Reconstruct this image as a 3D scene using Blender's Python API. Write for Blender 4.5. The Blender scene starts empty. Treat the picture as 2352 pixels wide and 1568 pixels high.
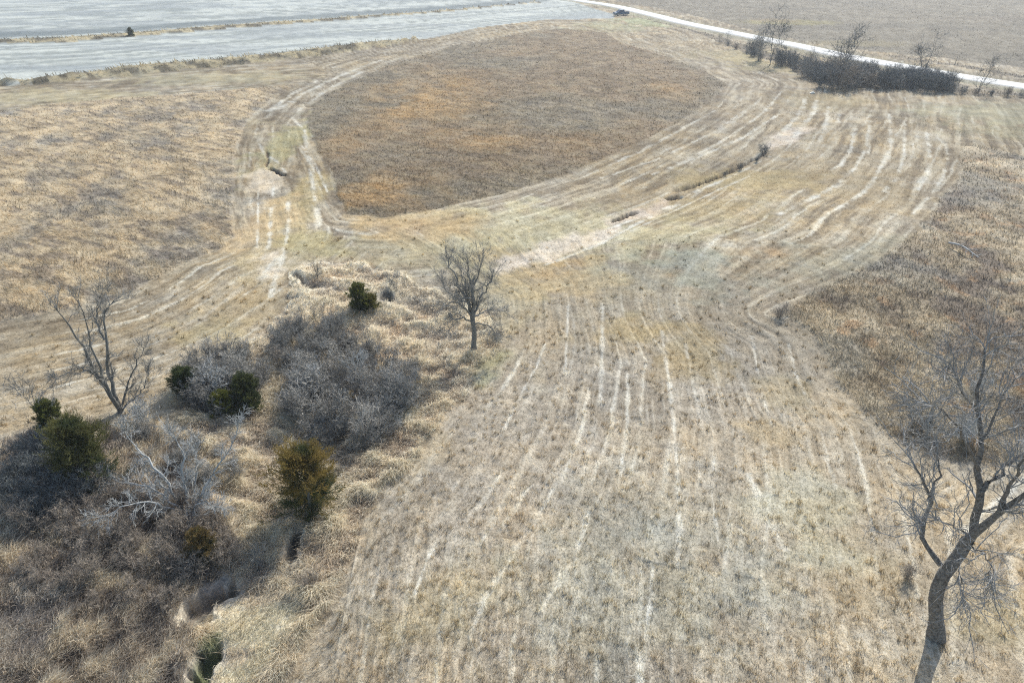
import bpy, math, random
import numpy as np
from mathutils import Vector
S = bpy.context.scene
C = S.collection
R = math.radians
rng = np.random.default_rng(7)
random.seed(7)

# ------------------------------------------------------------------ camera
CAMH, PITCH, F = 30.0, R(30.8), 1568.0          # pixels below are on a 2352 x 1568 sheet
cd = bpy.data.cameras.new('camera'); cam = bpy.data.objects.new('camera', cd); C.objects.link(cam)
cam.location = (0, 0, CAMH); cam.rotation_euler = (R(90) - PITCH, 0, 0)
cd.sensor_width = 36; cd.lens = 24; cd.clip_end = 12000; cd.clip_start = 0.5
S.camera = cam
# ------------------------------------------------------------------ light
SUN_AZ, SUN_EL = R(27), R(38)                   # azimuth clockwise from +Y
w = bpy.data.worlds.new('World'); S.world = w; w.use_nodes = True
nt = w.node_tree; nt.nodes.clear()
sky = nt.nodes.new('ShaderNodeTexSky'); sky.sky_type = 'NISHITA'; sky.sun_disc = False
sky.sun_elevation = SUN_EL; sky.sun_rotation = SUN_AZ; sky.air_density = 1.0; sky.dust_density = 1.5
bg = nt.nodes.new('ShaderNodeBackground'); bg.inputs['Strength'].default_value = 0.15
wo = nt.nodes.new('ShaderNodeOutputWorld')
nt.links.new(sky.outputs[0], bg.inputs[0]); nt.links.new(bg.outputs[0], wo.inputs[0])
sl = bpy.data.lights.new('sun', 'SUN'); sl.energy = 3.9; sl.angle = R(0.5); sl.color = (1.0, 0.955, 0.89)
so = bpy.data.objects.new('sun', sl); C.objects.link(so)
sd = Vector((math.sin(SUN_AZ)*math.cos(SUN_EL), math.cos(SUN_AZ)*math.cos(SUN_EL), math.sin(SUN_EL)))
so.rotation_euler = sd.to_track_quat('Z', 'Y').to_euler()
so.location = (60, 120, 90)
S.view_settings.view_transform = 'Standard'; S.view_settings.look = 'None'
S.view_settings.exposure = 0.55; S.view_settings.gamma = 1.0
S.cycles.max_bounces = 6; S.cycles.transparent_max_bounces = 4
S.cycles.volume_bounces = 0; S.cycles.use_denoising = False; S.cycles.filter_width = 1.1; S.cycles.sample_clamp_indirect = 3

# ------------------------------------------------------------------ small maths
def lin(c):
    c = np.asarray(c, float)/255.0
    return np.where(c <= .04045, c/12.92, ((c+.055)/1.055)**2.4)
def hsh(ix, iy, seed):
    h = (ix*374761393 + iy*668265263 + seed*1442695) & 0xffffffff
    h = ((h ^ (h >> 13))*1274126177) & 0xffffffff
    h = ((h ^ (h >> 15))*2246822519) & 0xffffffff
    return ((h ^ (h >> 16)) & 0xffffff)/float(0xffffff)
def vn(x, y, seed=0):
    fx = np.floor(x); fy = np.floor(y)
    ix = fx.astype(np.int64); iy = fy.astype(np.int64)
    tx = x-fx; ty = y-fy
    tx = tx*tx*(3-2*tx); ty = ty*ty*(3-2*ty)
    a = hsh(ix, iy, seed); b = hsh(ix+1, iy, seed); c = hsh(ix, iy+1, seed); d = hsh(ix+1, iy+1, seed)
    return (a*(1-tx)+b*tx)*(1-ty) + (c*(1-tx)+d*tx)*ty
def fbm(x, y, octv=4, seed=0, rough=.55):
    s = np.zeros_like(x, dtype=float); a = 1.0; t = 0
    for i in range(octv):
        s += a*vn(x*(2**i)+i*17.3, y*(2**i)-i*9.1, seed+i*31); t += a; a *= rough
    return s/t
def sm(lo, hi, v):
    t = np.clip((v-lo)/(hi-lo), 0, 1); return t*t*(3-2*t)

def ray(u, v):
    x = (np.asarray(u, float)-1176)/F; yv = (784-np.asarray(v, float))/F
    cp, sp = math.cos(PITCH), math.sin(PITCH)
    return x, cp+yv*sp, -sp+yv*cp
def P0(u, v, z=0.0):                             # pixel -> flat plane
    x, y, zz = ray(u, v); zz = np.minimum(zz, -0.004); t = (z-CAMH)/zz
    return x*t, y*t
def polyw(pts):
    a = np.array(pts, float); x, y = P0(a[:, 0], a[:, 1]); return np.stack([x, y], 1)
def dist_line(x, y, pl):
    d = np.full(x.shape, 1e9); s = np.zeros(x.shape); acc = 0.0
    for i in range(len(pl)-1):
        ax, ay = pl[i]; bx, by = pl[i+1]; ex, ey = bx-ax, by-ay; L2 = ex*ex+ey*ey+1e-9
        t = np.clip(((x-ax)*ex+(y-ay)*ey)/L2, 0, 1)
        dd = np.hypot(x-ax-t*ex, y-ay-t*ey); L = math.sqrt(L2)
        m = dd < d; d = np.where(m, dd, d); s = np.where(m, acc+t*L, s); acc += L
    return d, s/max(acc, 1e-6)
def sdf(x, y, pl):                               # negative inside
    pl = np.asarray(pl); d, _ = dist_line(x, y, np.vstack([pl, pl[:1]]))
    ins = np.zeros(x.shape, bool); n = len(pl)
    for i in range(n):
        ax, ay = pl[i]; bx, by = pl[(i+1) % n]
        if ay == by: continue
        c = ((ay > y) != (by > y)) & (x < (bx-ax)*(y-ay)/(by-ay)+ax); ins ^= c
    return np.where(ins, -d, d)

# ------------------------------------------------------------------ base terrain
DRAW = polyw([(1860, 240), (1700, 380), (1540, 450), (1300, 570), (1100, 640), (900, 760), (700, 950), (630, 1130), (520, 1330), (455, 1500), (420, 1800)])
def h0(x, y):
    x = np.asarray(x, float); y = np.asarray(y, float)
    d, s = dist_line(x, y, DRAW)
    r = np.hypot(x, y)
    und = (fbm(x/70., y/70., 3, 5)-.5)*1.6*sm(20, 90, r)
    return und - (0.3+1.3*s)*np.exp(-(d/(7.+0*d))**2)
def PG(u, v):
    u = np.atleast_1d(np.asarray(u, float)); v = np.atleast_1d(np.asarray(v, float))
    z = np.zeros(u.shape)
    for _ in range(8):
        x, y = P0(u, v, z); z = .5*z+.5*h0(x, y)
    return np.stack([x, y, h0(x, y)], -1)
def W(pts):
    a = np.array(pts, float); return PG(a[:, 0], a[:, 1])[:, :2]

# ------------------------------------------------------------------ zone outlines
A_ = W([(-500, 300), (0, 258), (120, 240), (300, 226), (450, 215), (560, 206), (690, 192), (640, 216), (600, 250), (560, 285), (545, 330), (540, 400), (530, 480), (545, 545), (500, 578), (430, 602), (350, 650), (270, 692), (150, 716), (0, 748), (-500, 860)])
B_ = W([(718, 240), (800, 190), (900, 150), (1050, 105), (1200, 78), (1300, 68), (1390, 76), (1430, 100), (1530, 130), (1620, 165), (1665, 192), (1650, 215), (1600, 257), (1520, 302), (1420, 350), (1300, 402), (1150, 447), (1000, 482), (880, 500), (805, 494), (780, 460), (765, 400), (735, 350), (710, 290)])
C_ = W([(2800, 380), (2352, 360), (2290, 342), (2205, 336), (2205, 400), (2150, 480), (2090, 545), (2040, 585), (1980, 625), (1900, 665), (1800, 708), (1775, 722), (1850, 755), (1900, 805), (1930, 870), (1975, 930), (2030, 985), (2130, 1040), (2250, 1060), (2352, 1070), (2800, 1090)])
D_ = W([(680, 615), (740, 600), (800, 602), (880, 625), (960, 645), (1040, 690), (1120, 710), (1155, 770), (1130, 810), (1090, 845), (1060, 905), (1000, 965), (960, 1030), (920, 1085), (870, 1130), (840, 1190), (815, 1270), (780, 1340), (740, 1410), (700, 1480), (640, 1568), (600, 1800), (430, 1800), (430, 1480), (440, 1400), (520, 1350), (545, 1290), (540, 1200), (480, 1120), (420, 1000), (400, 900), (440, 840), (520, 800), (600, 770), (650, 700)])
BL_ = W([(-900, 1100), (-100, 1040), (60, 990), (200, 970), (400, 1000), (480, 1120), (540, 1200), (545, 1290), (520, 1350), (440, 1400), (430, 1480), (430, 1568), (420, 1900), (-900, 1900)])
SM_ = W([(470, 1390), (540, 1360), (600, 1345), (660, 1345), (700, 1370), (700, 1420), (650, 1480), (590, 1568), (560, 1800), (470, 1800), (480, 1480)])
CROP_ = W([(-2500, 215), (0, 198), (100, 194), (200, 180), (300, 166), (450, 154), (600, 139), (750, 121), (900, 102), (1000, 86), (1100, 64), (1250, 46), (1410, 42), (1408, 33), (1345, 14), (1310, 1), (1296, -8), (1200, -60), (-2500, -60)])
ST_ = W([(1360, -8), (1450, 8), (1530, 22), (1620, 42), (1700, 62), (1790, 84), (1900, 104), (2000, 118), (2150, 132), (2352, 156), (3300, 240), (3300, -60), (1300, -60)])
STRIP1 = W([(-20, 197), (110, 190), (200, 178), (300, 165), (450, 152), (600, 138), (750, 120), (900, 102), (960, 93)])
STRIP2 = W([(-300, 118), (0, 96), (150, 92), (300, 80), (450, 68), (700, 50), (900, 35), (1100, 19), (1240, 6)])
DARK2 = W([(-300, 102), (0, 80), (150, 76), (300, 66), (450, 56), (700, 40), (900, 27), (1100, 12), (1230, 2)])
ROAD = W([(1240, -20), (1318, 0), (1413, 14), (1467, 27), (1522, 41), (1604, 60), (1700, 79), (1837, 106), (1966, 134), (2100, 158), (2245, 182), (2352, 199), (2600, 240), (3000, 300)])
VERGE = W([(1450, 36), (1500, 47), (1560, 62), (1640, 86), (1690, 104), (1760, 128), (1830, 150), (1890, 185), (1950, 195), (2050, 196), (2150, 203), (2250, 213), (2352, 222), (2700, 265)])
FARV = W([(2050, 128), (2120, 139), (2200, 150), (2290, 166), (2352, 177), (2700, 225)])
GUL = [(W([(1765, 348), (1740, 362), (1700, 382), (1675, 394), (1640, 410), (1590, 428), (1540, 444)]), .32, .6),
       (W([(1570, 452), (1540, 456), (1530, 459)]), .35, .5),
       (W([(1470, 486), (1440, 496), (1400, 512)]), .25, .35),
       (W([(681, 1206), (676, 1230), (668, 1268), (676, 1290)]), .24, 1.2),
       (W([(548, 1322), (525, 1345), (500, 1358), (478, 1368), (455, 1392), (436, 1405), (440, 1416), (452, 1426), (452, 1445)]), .48, 1.3),
       (W([(482, 1470), (475, 1500), (465, 1530), (450, 1568), (435, 1640)]), .42, 1.0),
       (W([(612, 384), (632, 392), (648, 402), (660, 404)]), .26, .4),
       (W([(612, 345), (616, 365), (610, 385)]), .2, .3),
       (W([(672, 625), (700, 650), (725, 655), (712, 668)]), .3, .5),
       (W([(895, 672), (880, 685), (905, 690)]), .5, .6)]
STREAK = [  # outline px, half-width m
    ([(1848, 228), (1843, 250), (1828, 272), (1790, 310)], .5), ([(1876, 232), (1868, 260), (1845, 290), (1810, 330)], .5),
    ([(1903, 245), (1898, 280), (1882, 325)], .4), ([(1930, 255), (1924, 285)], .35), ([(1964, 290), (1955, 345), (1930, 380), (1890, 402)], .33),
    ([(1998, 278), (1990, 340), (1965, 385), (1930, 420), (1870, 455), (1790, 492)], .33), ([(2043, 262), (2046, 340), (2015, 400), (1985, 442), (1920, 482)], .36),
    ([(2078, 280), (2076, 360), (2060, 410), (2030, 440)], .3), ([(2128, 305), (2136, 360), (2130, 400), (2108, 436)], .33), ([(2172, 330), (2177, 370), (2165, 410), (2145, 440), (2095, 492)], .3),
    ([(1790, 262), (1700, 320), (1600, 362), (1500, 400)], .3), ([(1800, 205), (1750, 262), (1650, 330), (1560, 375)], .28), ([(1650, 250), (1540, 310), (1420, 370)], .3),
    ([(1710, 255), (1640, 305), (1500, 370), (1380, 410)], .25), ([(1560, 470), (1480, 505), (1380, 560), (1250, 610)], .25), ([(1720, 405), (1600, 460), (1450, 530)], .18),
    ([(1305, 700), (1303, 760), (1298, 860)], .14), ([(1384, 700), (1383, 800), (1380, 900), (1365, 985), (1330, 1120)], .2), ([(1440, 830), (1442, 900), (1440, 980), (1425, 1090)], .15),
    ([(1520, 760), (1525, 800), (1538, 880), (1548, 980), (1556, 1080), (1560, 1230), (1555, 1300)], .15), ([(1575, 790), (1580, 822)], .15), ([(1725, 760), (1740, 850), (1755, 920), (1772, 975)], .15),
    ([(1812, 790), (1828, 860), (1848, 905)], .12), ([(1192, 832), (1160, 885), (1120, 935), (1085, 975)], .18), ([(1252, 790), (1232, 842), (1200, 900), (1150, 1000)], .12),
    ([(1290, 1085), (1250, 1160), (1180, 1270), (1110, 1380), (1080, 1460)], .16), ([(1225, 1110), (1150, 1180), (1100, 1250)], .12), ([(1350, 1180), (1320, 1290), (1240, 1400)], .14),
    ([(1640, 1050), (1634, 1130), (1650, 1240)], .10), ([(1500, 1300), (1490, 1400), (1470, 1568)], .12), ([(1720, 1090), (1760, 1180), (1800, 1260)], .22), ([(1010, 1230), (980, 1290), (950, 1370)], .10),
    ([(1768, 360), (1700, 395), (1640, 423), (1560, 454)], .28), ([(1540, 474), (1470, 500), (1400, 524)], .3), ([(596, 330), (606, 352), (636, 372), (655, 395)], .3), ([(628, 430), (622, 500), (618, 560), (604, 595)], .22), ([(662, 460), (661, 540), (650, 590), (632, 640), (622, 680)], .26),
    ([(593, 440), (592, 520), (590, 570)], .14), ([(690, 330), (730, 390), (752, 440)], .2), ([(560, 650), (520, 690), (470, 725), (430, 745)], .22), ([(640, 590), (600, 640)], .4),
    ([(640, 250), (700, 215), (780, 175), (870, 140)], .8), ([(615, 255), (660, 225), (730, 185)], .6), ([(690, 250), (740, 215), (830, 165)], .6), ([(670, 270), (700, 300), (705, 360), (720, 430), (735, 520)], .35)]
BLOB = [  # centre u v, radii px, colour, strength
    (1290, 650, 130, 30, (206, 172, 126), .7), (950, 500, 160, 20, (204, 170, 126), .6), (1730, 420, 160, 24, (196, 168, 126), .5), (1290, 540, 330, 62, (214, 198, 164), .6), (1000, 560, 260, 40, (206, 188, 154), .4), (1150, 700, 110, 110, (206, 186, 150), .45),  # the widest pale patch puts the warm central glow into the ground colour
    (1760, 985, 66, 42, (176, 148, 114), .75), (1455, 765, 60, 34, (190, 158, 105), .7), (1600, 800, 80, 60, (178, 148, 98), .6), (1560, 850, 60, 40, (172, 140, 92), .5),
    (950, 525, 130, 26, (196, 158, 118), .6), (1080, 510, 70, 16, (192, 158, 122), .4), (1240, 625, 70, 26, (196, 160, 118), .6), (1330, 600, 60, 14, (196, 158, 112), .6), (1160, 590, 60, 20, (200, 165, 122), .5),
    (1700, 415, 200, 26, (185, 160, 120), .5), (1620, 480, 170, 30, (182, 158, 118), .45), (1790, 150, 90, 18, (190, 168, 128), .6), (1720, 130, 120, 16, (188, 168, 130), .5),
    (1960, 420, 130, 50, (192, 162, 124), .4), (1870, 230, 120, 20, (190, 165, 125), .4), (1770, 580, 60, 14, (196, 152, 112), .5),
    (655, 330, 46, 60, (192, 178, 130), .6), (668, 480, 50, 90, (190, 165, 120), .7), (600, 520, 60, 60, (204, 172, 138), .7), (640, 610, 120, 40, (206, 182, 148), .5), (720, 560, 90, 24, (188, 168, 124), .6),
    (560, 700, 110, 50, (190, 160, 120), .55), (480, 770, 110, 40, (196, 172, 126), .5), (300, 290, 300, 14, (200, 180, 145), .3), (150, 222, 220, 16, (206, 186, 150), .6), (500, 180, 220, 14, (196, 180, 148), .5),
    (1125, 835, 46, 40, (164, 158, 106), .5), (2280, 300, 110, 20, (164, 162, 126), .15), (2350, 300, 120, 20, (168, 164, 130), .15), (1480, 50, 60, 12, (176, 182, 140), .6), (1400, 60, 90, 10, (184, 178, 142), .5),
    (2300, 1420, 110, 60, (178, 152, 98), .35), (1940, 1250, 100, 110, (170, 140, 96), .35), (1000, 1380, 160, 110, (180, 158, 112), .35), (950, 1000, 90, 80, (196, 168, 128), .4),
    (1480, 640, 140, 50, (168, 161, 148), .35), (1600, 620, 100, 50, (160, 162, 158), .5), (1960, 600, 200, 50, (158, 158, 152), .35), (2300, 260, 200, 20, (172, 165, 140), .5),
    (1850, 1150, 120, 90, (180, 174, 158), .4), (1480, 1250, 260, 170, (170, 161, 148), .25), (850, 300, 300, 30, (150, 150, 150), .0), (1400, 1400, 300, 180, (160, 156, 150), .35), (1800, 900, 60, 40, (176, 150, 106), .4)]
PALE = [(W([(1130, 596), (1230, 565), (1290, 545), (1360, 532), (1422, 522), (1405, 556), (1330, 580), (1270, 592), (1200, 612), (1140, 622)]), (232, 218, 200)),
        (W([(1760, 322), (1800, 300), (1850, 288), (1868, 296), (1835, 318), (1790, 340), (1755, 345)]), (222, 208, 190)),
        (W([(590, 590), (640, 572), (662, 600), (640, 640), (610, 640)]), (226, 212, 190)),
        (W([(700, 606), (760, 600), (800, 612), (760, 625), (700, 640)]), (222, 210, 188)), (W([(560, 405), (600, 386), (640, 402), (655, 425), (610, 445), (570, 435)]), (222, 208, 186)),
        (W([(1400, 505), (1480, 478), (1530, 462), (1540, 476), (1470, 505), (1400, 525)]), (214, 196, 176))]

# ------------------------------------------------------------------ ground grid (polar, finer near)
TH = np.concatenate([np.arange(-180, -57, 3.0), np.arange(-57, 57.01, 0.088), np.arange(60, 178, 3.0)])
DA = np.concatenate([np.arange(66, 4.0, -0.072), np.arange(4.0, 1.6, -.05), np.arange(1.5, .4, -.1)])
RR = CAMH/np.tan(np.radians(DA))
NT, NR = len(TH), len(RR)
i0, i1 = np.searchsorted(TH, -57), np.searchsorted(TH, 57)
th, rr = np.meshgrid(np.radians(TH), RR)          # (NR, NT)
GX = rr*np.sin(th); GY = rr*np.cos(th)
x = GX.ravel(); y = GY.ravel()
px = rr.ravel()/683*1.15 + .03                   # metres per render pixel, roughly
base = h0(x, y)
edge = (fbm(x/3., y/3., 3, 11)-.5)
sA = sdf(x, y, A_)+edge*1.6; sB = sdf(x, y, B_)+edge*1.2; sC = sdf(x, y, C_)+edge*1.8; sD = sdf(x, y, D_)+edge*2.2
sBL = sdf(x, y, BL_)+edge*1.5; sSM = sdf(x, y, SM_)+edge*1.5; sCR = sdf(x, y, CROP_)+edge*1.0; sST = sdf(x, y, ST_)+edge*2.0
d1, t1 = dist_line(x, y, STRIP1); d2, t2 = dist_line(x, y, STRIP2); dk, _ = dist_line(x, y, DARK2)
dr, _ = dist_line(x, y, ROAD); dv, tv = dist_line(x, y, VERGE); dfv, _ = dist_line(x, y, FARV)
far = rr.ravel() > 650
ZN = np.zeros(x.shape, np.int8)                  # 0 mown 1 A 2 B 3 C 4 draw 5 bottom-left 6 smooth 7 crop 8 stubble 9 strips 10 road 11 verge
ZN[sCR < 0] = 7; ZN[sST < 0] = 8
ZN[sA < 0] = 1; ZN[sB < 0] = 2; ZN[sC < 0] = 3; ZN[sD < 0] = 4; ZN[sBL < 0] = 5; ZN[sSM < 0] = 6
w1 = 5.0*sm(-.02, .25, t1)*sm(1.05, .7, t1)+.4; w2 = 5.5*sm(1.15, .2, t2)+1.2
ZN[d1+edge*2 < w1] = 9; ZN[d2+edge*2 < w2] = 9
ZN[(dv+edge*1.2 < .9+2.6*sm(.15, .5, tv))] = 11; ZN[dfv+edge < 2.2] = 11
ZN[dr < 4.2] = 10

def mix(c, col, m):
    return c*(1-m[:, None])+lin(col)[None, :]*m[:, None]
n1 = fbm(x/9., y/9., 4, 1); n2 = fbm(x/2.2, y/2.2, 4, 2); n3 = fbm(x/.45, y/.45, 3, 3); n4 = fbm(x/28., y/28., 3, 4)
# mowing direction coordinate: swaths sweep between the edge of the draw and middle plot and the edge of the right rough patch
GL = W([(700, 2400), (760, 1568), (830, 1200), (930, 1085), (1060, 905), (1150, 780), (1140, 690), (1000, 600), (830, 520), (1000, 482), (1150, 447), (1300, 402), (1420, 350), (1520, 302), (1600, 257), (1650, 215), (1668, 192), (1560, 136)])
GR = W([(2200, 180), (2215, 260), (2205, 336), (2205, 400), (2150, 480), (2090, 545), (2040, 585), (1980, 625), (1900, 665), (1800, 708), (1775, 722), (1850, 755), (1900, 805), (1930, 870), (1975, 930), (2030, 985), (2100, 1150), (2180, 1568), (2250, 2400)])
dL, tL = dist_line(x, y, GL); dR, tR = dist_line(x, y, GR)
inm = sdf(x, y, np.vstack([GL, GR])) < 0
dA_, tA = dist_line(x, y, A_); dB_, tB = dist_line(x, y, B_)
sw = np.where(inm, dL/(dL+dR+1e-6)*15, np.where(dA_ < dB_+6, dA_/2.7, dB_/2.7+40))
al = np.where(inm, tL*210, np.where(dA_ < dB_+6, tA*260, tB*330))
sw = sw+(vn(x/12., y/12., 6)-.5)*.4+(vn(x/1.5, y/1.5, 7)-.5)*.07
rows = fbm(sw*3.1, al/9., 3, 21); rows2 = vn(sw*.95, al/30., 24); rfine = fbm(sw*9.5, al/3.2, 3, 26)
fr_ = np.abs((sw+.3*vn(x/6, y/6, 27)) % 1-.5)
swl = sm(.10, .015, np.abs(fr_-.5)-.0+(n3-.5)*.14)          # pale thatch line at each swath edge
S2 = sw.reshape(NR, NT); Sr = np.gradient(S2, axis=0)/np.gradient(rr, axis=0); St = np.gradient(S2, axis=1)/(np.gradient(th, axis=1)*rr+1e-9)
gx_ = Sr*np.sin(th)+St*np.cos(th); gy_ = Sr*np.cos(th)-St*np.sin(th); FLOW = np.arctan2(gy_, -gx_).ravel()      # azimuth along the rows (from +Y)
col = np.repeat(lin((172, 157, 130))[None, :], len(x), 0)
col = mix(col, (190, 166, 122), sm(.42, .66, n1)*.75)
col = mix(col, (160, 152, 140), sm(.46, .7, n4)*.65)
ra = .5+.6*sm(.35, .7, fbm(x/16., y/16., 3, 29)); ra = ra*(1-.45*sm(38, 48, y)*sm(70, 60, y)*inm); ra = np.maximum(ra, .85*sm(64, 74, y))*(1-.3*sm(140, 220, y))
rmid = fbm(sw*4.6, al/7., 3, 261)
rc_ = fbm(x/.9, y/.9, 3, 30)
col = mix(col, (146, 132, 110), sm(.5, .25, rows2)*.35*ra)
col = mix(col, (200, 190, 168), sm(.5, .72, rows)*.5*ra)
col = mix(col, (138, 124, 102), sm(.5, .3, rows)*.45*ra)
col = mix(col, (210, 200, 180), sm(.52, .7, rfine)*.32*ra); col = mix(col, (132, 118, 98), sm(.46, .3, rfine)*.32*ra)
col = mix(col, (120, 106, 86), sm(.5, .32, rmid)*.7*sm(55, 75, rr.ravel())); col = mix(col, (206, 196, 172), sm(.54, .72, rmid)*.5*sm(55, 75, rr.ravel()))
col = mix(col, (132, 120, 100), sm(.44, .28, rc_)*.25); col = mix(col, (196, 186, 164), sm(.56, .72, rc_)*.25)
col = mix(col, (226, 220, 202), swl*sm(.41, .62, fbm(sw*.8+7, al/5., 3, 28))*.7*ra)
ex_, ey_ = x, y
for (u, v, ru, rv, cc, st) in BLOB:
    c0 = W([(u, v)])[0]; cx = W([(u+ru, v)])[0]; cy = W([(u, v-rv)])[0]
    ax = max(np.hypot(*(cx-c0)), .5); ay = max(np.hypot(*(cy-c0)), .5)
    q = np.hypot((x-c0[0])/ax, (y-c0[1])/ay)+(n2-.5)*1.8+(n1-.5)*1.2
    col = mix(col, (cc[0]-4, cc[1]+3, cc[2]-4), sm(1.35, .45, q)*st*.95)
for pl, cc in PALE:
    q = sdf(x, y, pl)/2.2+(n2-.5)*1.6
    col = mix(col, cc, sm(.35, -.35, q)*.8)
for pts, hw in STREAK:
    pl = W(pts); q, t = dist_line(x, y, pl)
    brk = fbm(x/1.1, y/1.1, 2, 61)
    wv = hw*.8*(.3+1.9*brk)
    col = mix(col, (226, 222, 208), sm(1.5, .2, q/wv+(n3-.5)*1.1)*sm(.25, .6, fbm(x/2.2, y/2.2, 3, 62))*(.8 if min(a_[1] for a_ in pts) < 620 else .62))
zoneflow = np.zeros((len(x), 2))
# tall plots
m = sm(.4, -.4, sA)
ca = mix(np.repeat(lin((160, 146, 122))[None, :], len(x), 0), (148, 142, 130), sm(.5, .7, n4)*.8)
gA = fbm((x+.5*y)/5., (y-.5*x)/11., 4, 31)+.24*sm(-10, -60, x)-.05
ca = mix(ca, (196, 170, 124), sm(.47, .72, gA)*.7); ca = mix(ca, (128, 114, 104), sm(.45, .25, gA)*.5); stk = fbm((-.87*x+.5*y)/3.2, (.5*x+.87*y)/.8, 3, 311); ca = mix(ca, (120, 108, 98), sm(.5, .3, stk)*.6); ca = mix(ca, (206, 184, 142), sm(.52, .7, stk)*.55)
col = col*(1-m[:, None])+ca*m[:, None]
m = sm(.4, -.4, sB)
cb = mix(np.repeat(lin((158, 138, 118))[None, :], len(x), 0), (148, 140, 130), sm(.42, .66, n4)*.8)
q = np.zeros(len(x)); gB0 = fbm(x/7., y/10., 4, 34)
for (u, v, ru, rv, a) in [(990, 235, 130, 60, 1.), (900, 215, 100, 22, .7), (1060, 200, 60, 30, .8), (880, 440, 110, 55, 1.), (1020, 440, 110, 30, .6), (1120, 325, 70, 22, .8), (790, 330, 40, 40, .5), (1540, 210, 60, 18, .6), (1330, 330, 120, 25, .35), (1000, 300, 160, 30, .4), (930, 180, 60, 14, .0)]:
    c0 = W([(u, v)])[0]; cx = W([(u+ru, v)])[0]; cy = W([(u, v-rv)])[0]
    e = np.hypot((x-c0[0])/abs(cx[0]-c0[0]), (y-c0[1])/abs(cy[1]-c0[1])); q = np.maximum(q, a*sm(1.6, .2, e+(gB0-.5)*1.2))
gB = fbm(x/6., y/8., 4, 33)
cb = mix(cb, (208, 166, 110), np.clip(q*sm(.22, .70, gB+.35*(n2-.3)), 0, 1)*.74)
cb = mix(cb, (176, 160, 140), sm(.55, .75, n2)*.35); cb = mix(cb, (116, 104, 96), sm(.5, .3, stk)*.4); cb = mix(cb, (178, 164, 142), sm(.53, .7, stk)*.4)
col = col*(1-m[:, None])+cb*m[:, None]
m = sm(.6, -.6, sC)
cc_ = np.repeat(lin((154, 136, 108))[None, :], len(x), 0)
gC = fbm(x/3.4, y/4.4, 4, 35)
cc_ = mix(cc_, (112, 98, 88), sm(.52, .3, gC)*.8); cc_ = mix(cc_, (182, 164, 134), sm(.54, .7, gC)*.7)
cc_ = mix(cc_, (176, 134, 84), sm(.68, .78, fbm(x/1.6, y/1.6, 3, 36))*.6); cc_ = mix(cc_, (134, 130, 122), sm(.5, .65, fbm(x/8, y/8, 3, 37))*.5)
col = col*(1-m[:, None])+cc_*m[:, None]
hm = fbm(x/1.5+.6*fbm(x/3, y/3, 2, 40), y/1.0, 3, 41)       # hummocks of matted grass
m = sm(.7, -.7, sD)
cdw = mix(np.repeat(lin((190, 168, 138))[None, :], len(x), 0), (138, 116, 100), sm(.5, .3, hm)*.75)  # hollows darkened, crests paled: hummock shade and highlight put into the grass colour
cdw = mix(cdw, (210, 190, 156), sm(.52, .7, hm)*.6); cdw = mix(cdw, (190, 154, 110), sm(.6, .75, fbm(x/2.6, y/2.6, 3, 43))*.4)
cdw = mix(cdw, (140, 126, 112), sm(.5, .68, fbm(x/5, y/5, 3, 44))*.5)
col = col*(1-m[:, None])+cdw*m[:, None]
hm2 = fbm(x/1.2, y/1.2, 3, 51)
m = sm(.7, -.7, sBL)
cbl = mix(np.repeat(lin((146, 128, 108))[None, :], len(x), 0), (182, 164, 134), sm(.5, .68, hm2)*.75)
cbl = mix(cbl, (100, 86, 80), sm(.5, .34, hm2)*.7); cbl = mix(cbl, (136, 124, 118), sm(.5, .65, fbm(x/4, y/4, 3, 52))*.6)
col = col*(1-m[:, None])+cbl*m[:, None]
m = sm(.7, -.7, sSM)
csm = mix(np.repeat(lin((204, 184, 146))[None, :], len(x), 0), (186, 158, 126), sm(.45, .65, fbm(x/2., y/1.2, 3, 53))*.7)
col = col*(1-m[:, None])+csm*m[:, None]
# crop field
m = sm(.5, -.5, sCR)
rows_c = fbm(d2/2.6+3*t2, t2*5, 4, 71); rows_c2 = vn((d2+5*vn(x/60, y/60, 9))/8., t2*2.5, 72)
ccr = mix(np.repeat(lin((214, 212, 204))[None, :], len(x), 0), (158, 160, 156), sm(.56, .34, rows_c)*.8)
ccr = mix(ccr, (172, 176, 178), sm(.5, .8, rows_c2)*.4); ccr = mix(ccr, (168, 170, 172), sm(.5, .7, fbm(x/40., y/9., 3, 73))*.6)
ccr = mix(ccr, (128, 134, 136), sm(11, 6, dk+edge*3)*.8)
c0 = W([(1300, 10)])[0]
col = col*(1-m[:, None])+ccr*m[:, None]
# stubble field
m = sm(.8, -.8, sST)
cst = mix(np.repeat(lin((176, 166, 146))[None, :], len(x), 0), (198, 190, 172), sm(.48, .72, fbm((x-y*.2)/1.2, (y+.2*x)/5., 3, 75))*.8)
cst = mix(cst, (158, 152, 138), sm(.5, .72, fbm(x/26., y/26., 3, 76))*.6); cst = mix(cst, (150, 122, 100), sm(.55, .75, fbm(x/120.+3, y/34., 2, 77))*.45*sm(280, 360, y))
for (u, v, ru, rv, cc, st) in [(1810, 52, 130, 7, (200, 190, 130), .8), (1960, 100, 140, 9, (196, 182, 140), .6), (1780, 48, 60, 6, (214, 190, 150), .6)]:
    c0 = W([(u, v)])[0]; cx = W([(u+ru, v)])[0]; cy = W([(u, v-rv)])[0]
    q = np.hypot((x-c0[0])/abs(cx[0]-c0[0]), (y-c0[1])/abs(cy[1]-c0[1]))+(n2-.5)*.8
    cst = mix(cst, cc, sm(1.1, .5, q)*st)
col = col*(1-m[:, None])+cst*m[:, None]
z9 = (ZN == 9); col = np.where(z9[:, None], mix(col*0+lin((196, 182, 146)), (104, 98, 84), sm(.56, .40, fbm(x/3., y/3., 3, 401))*.85), col)
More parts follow.
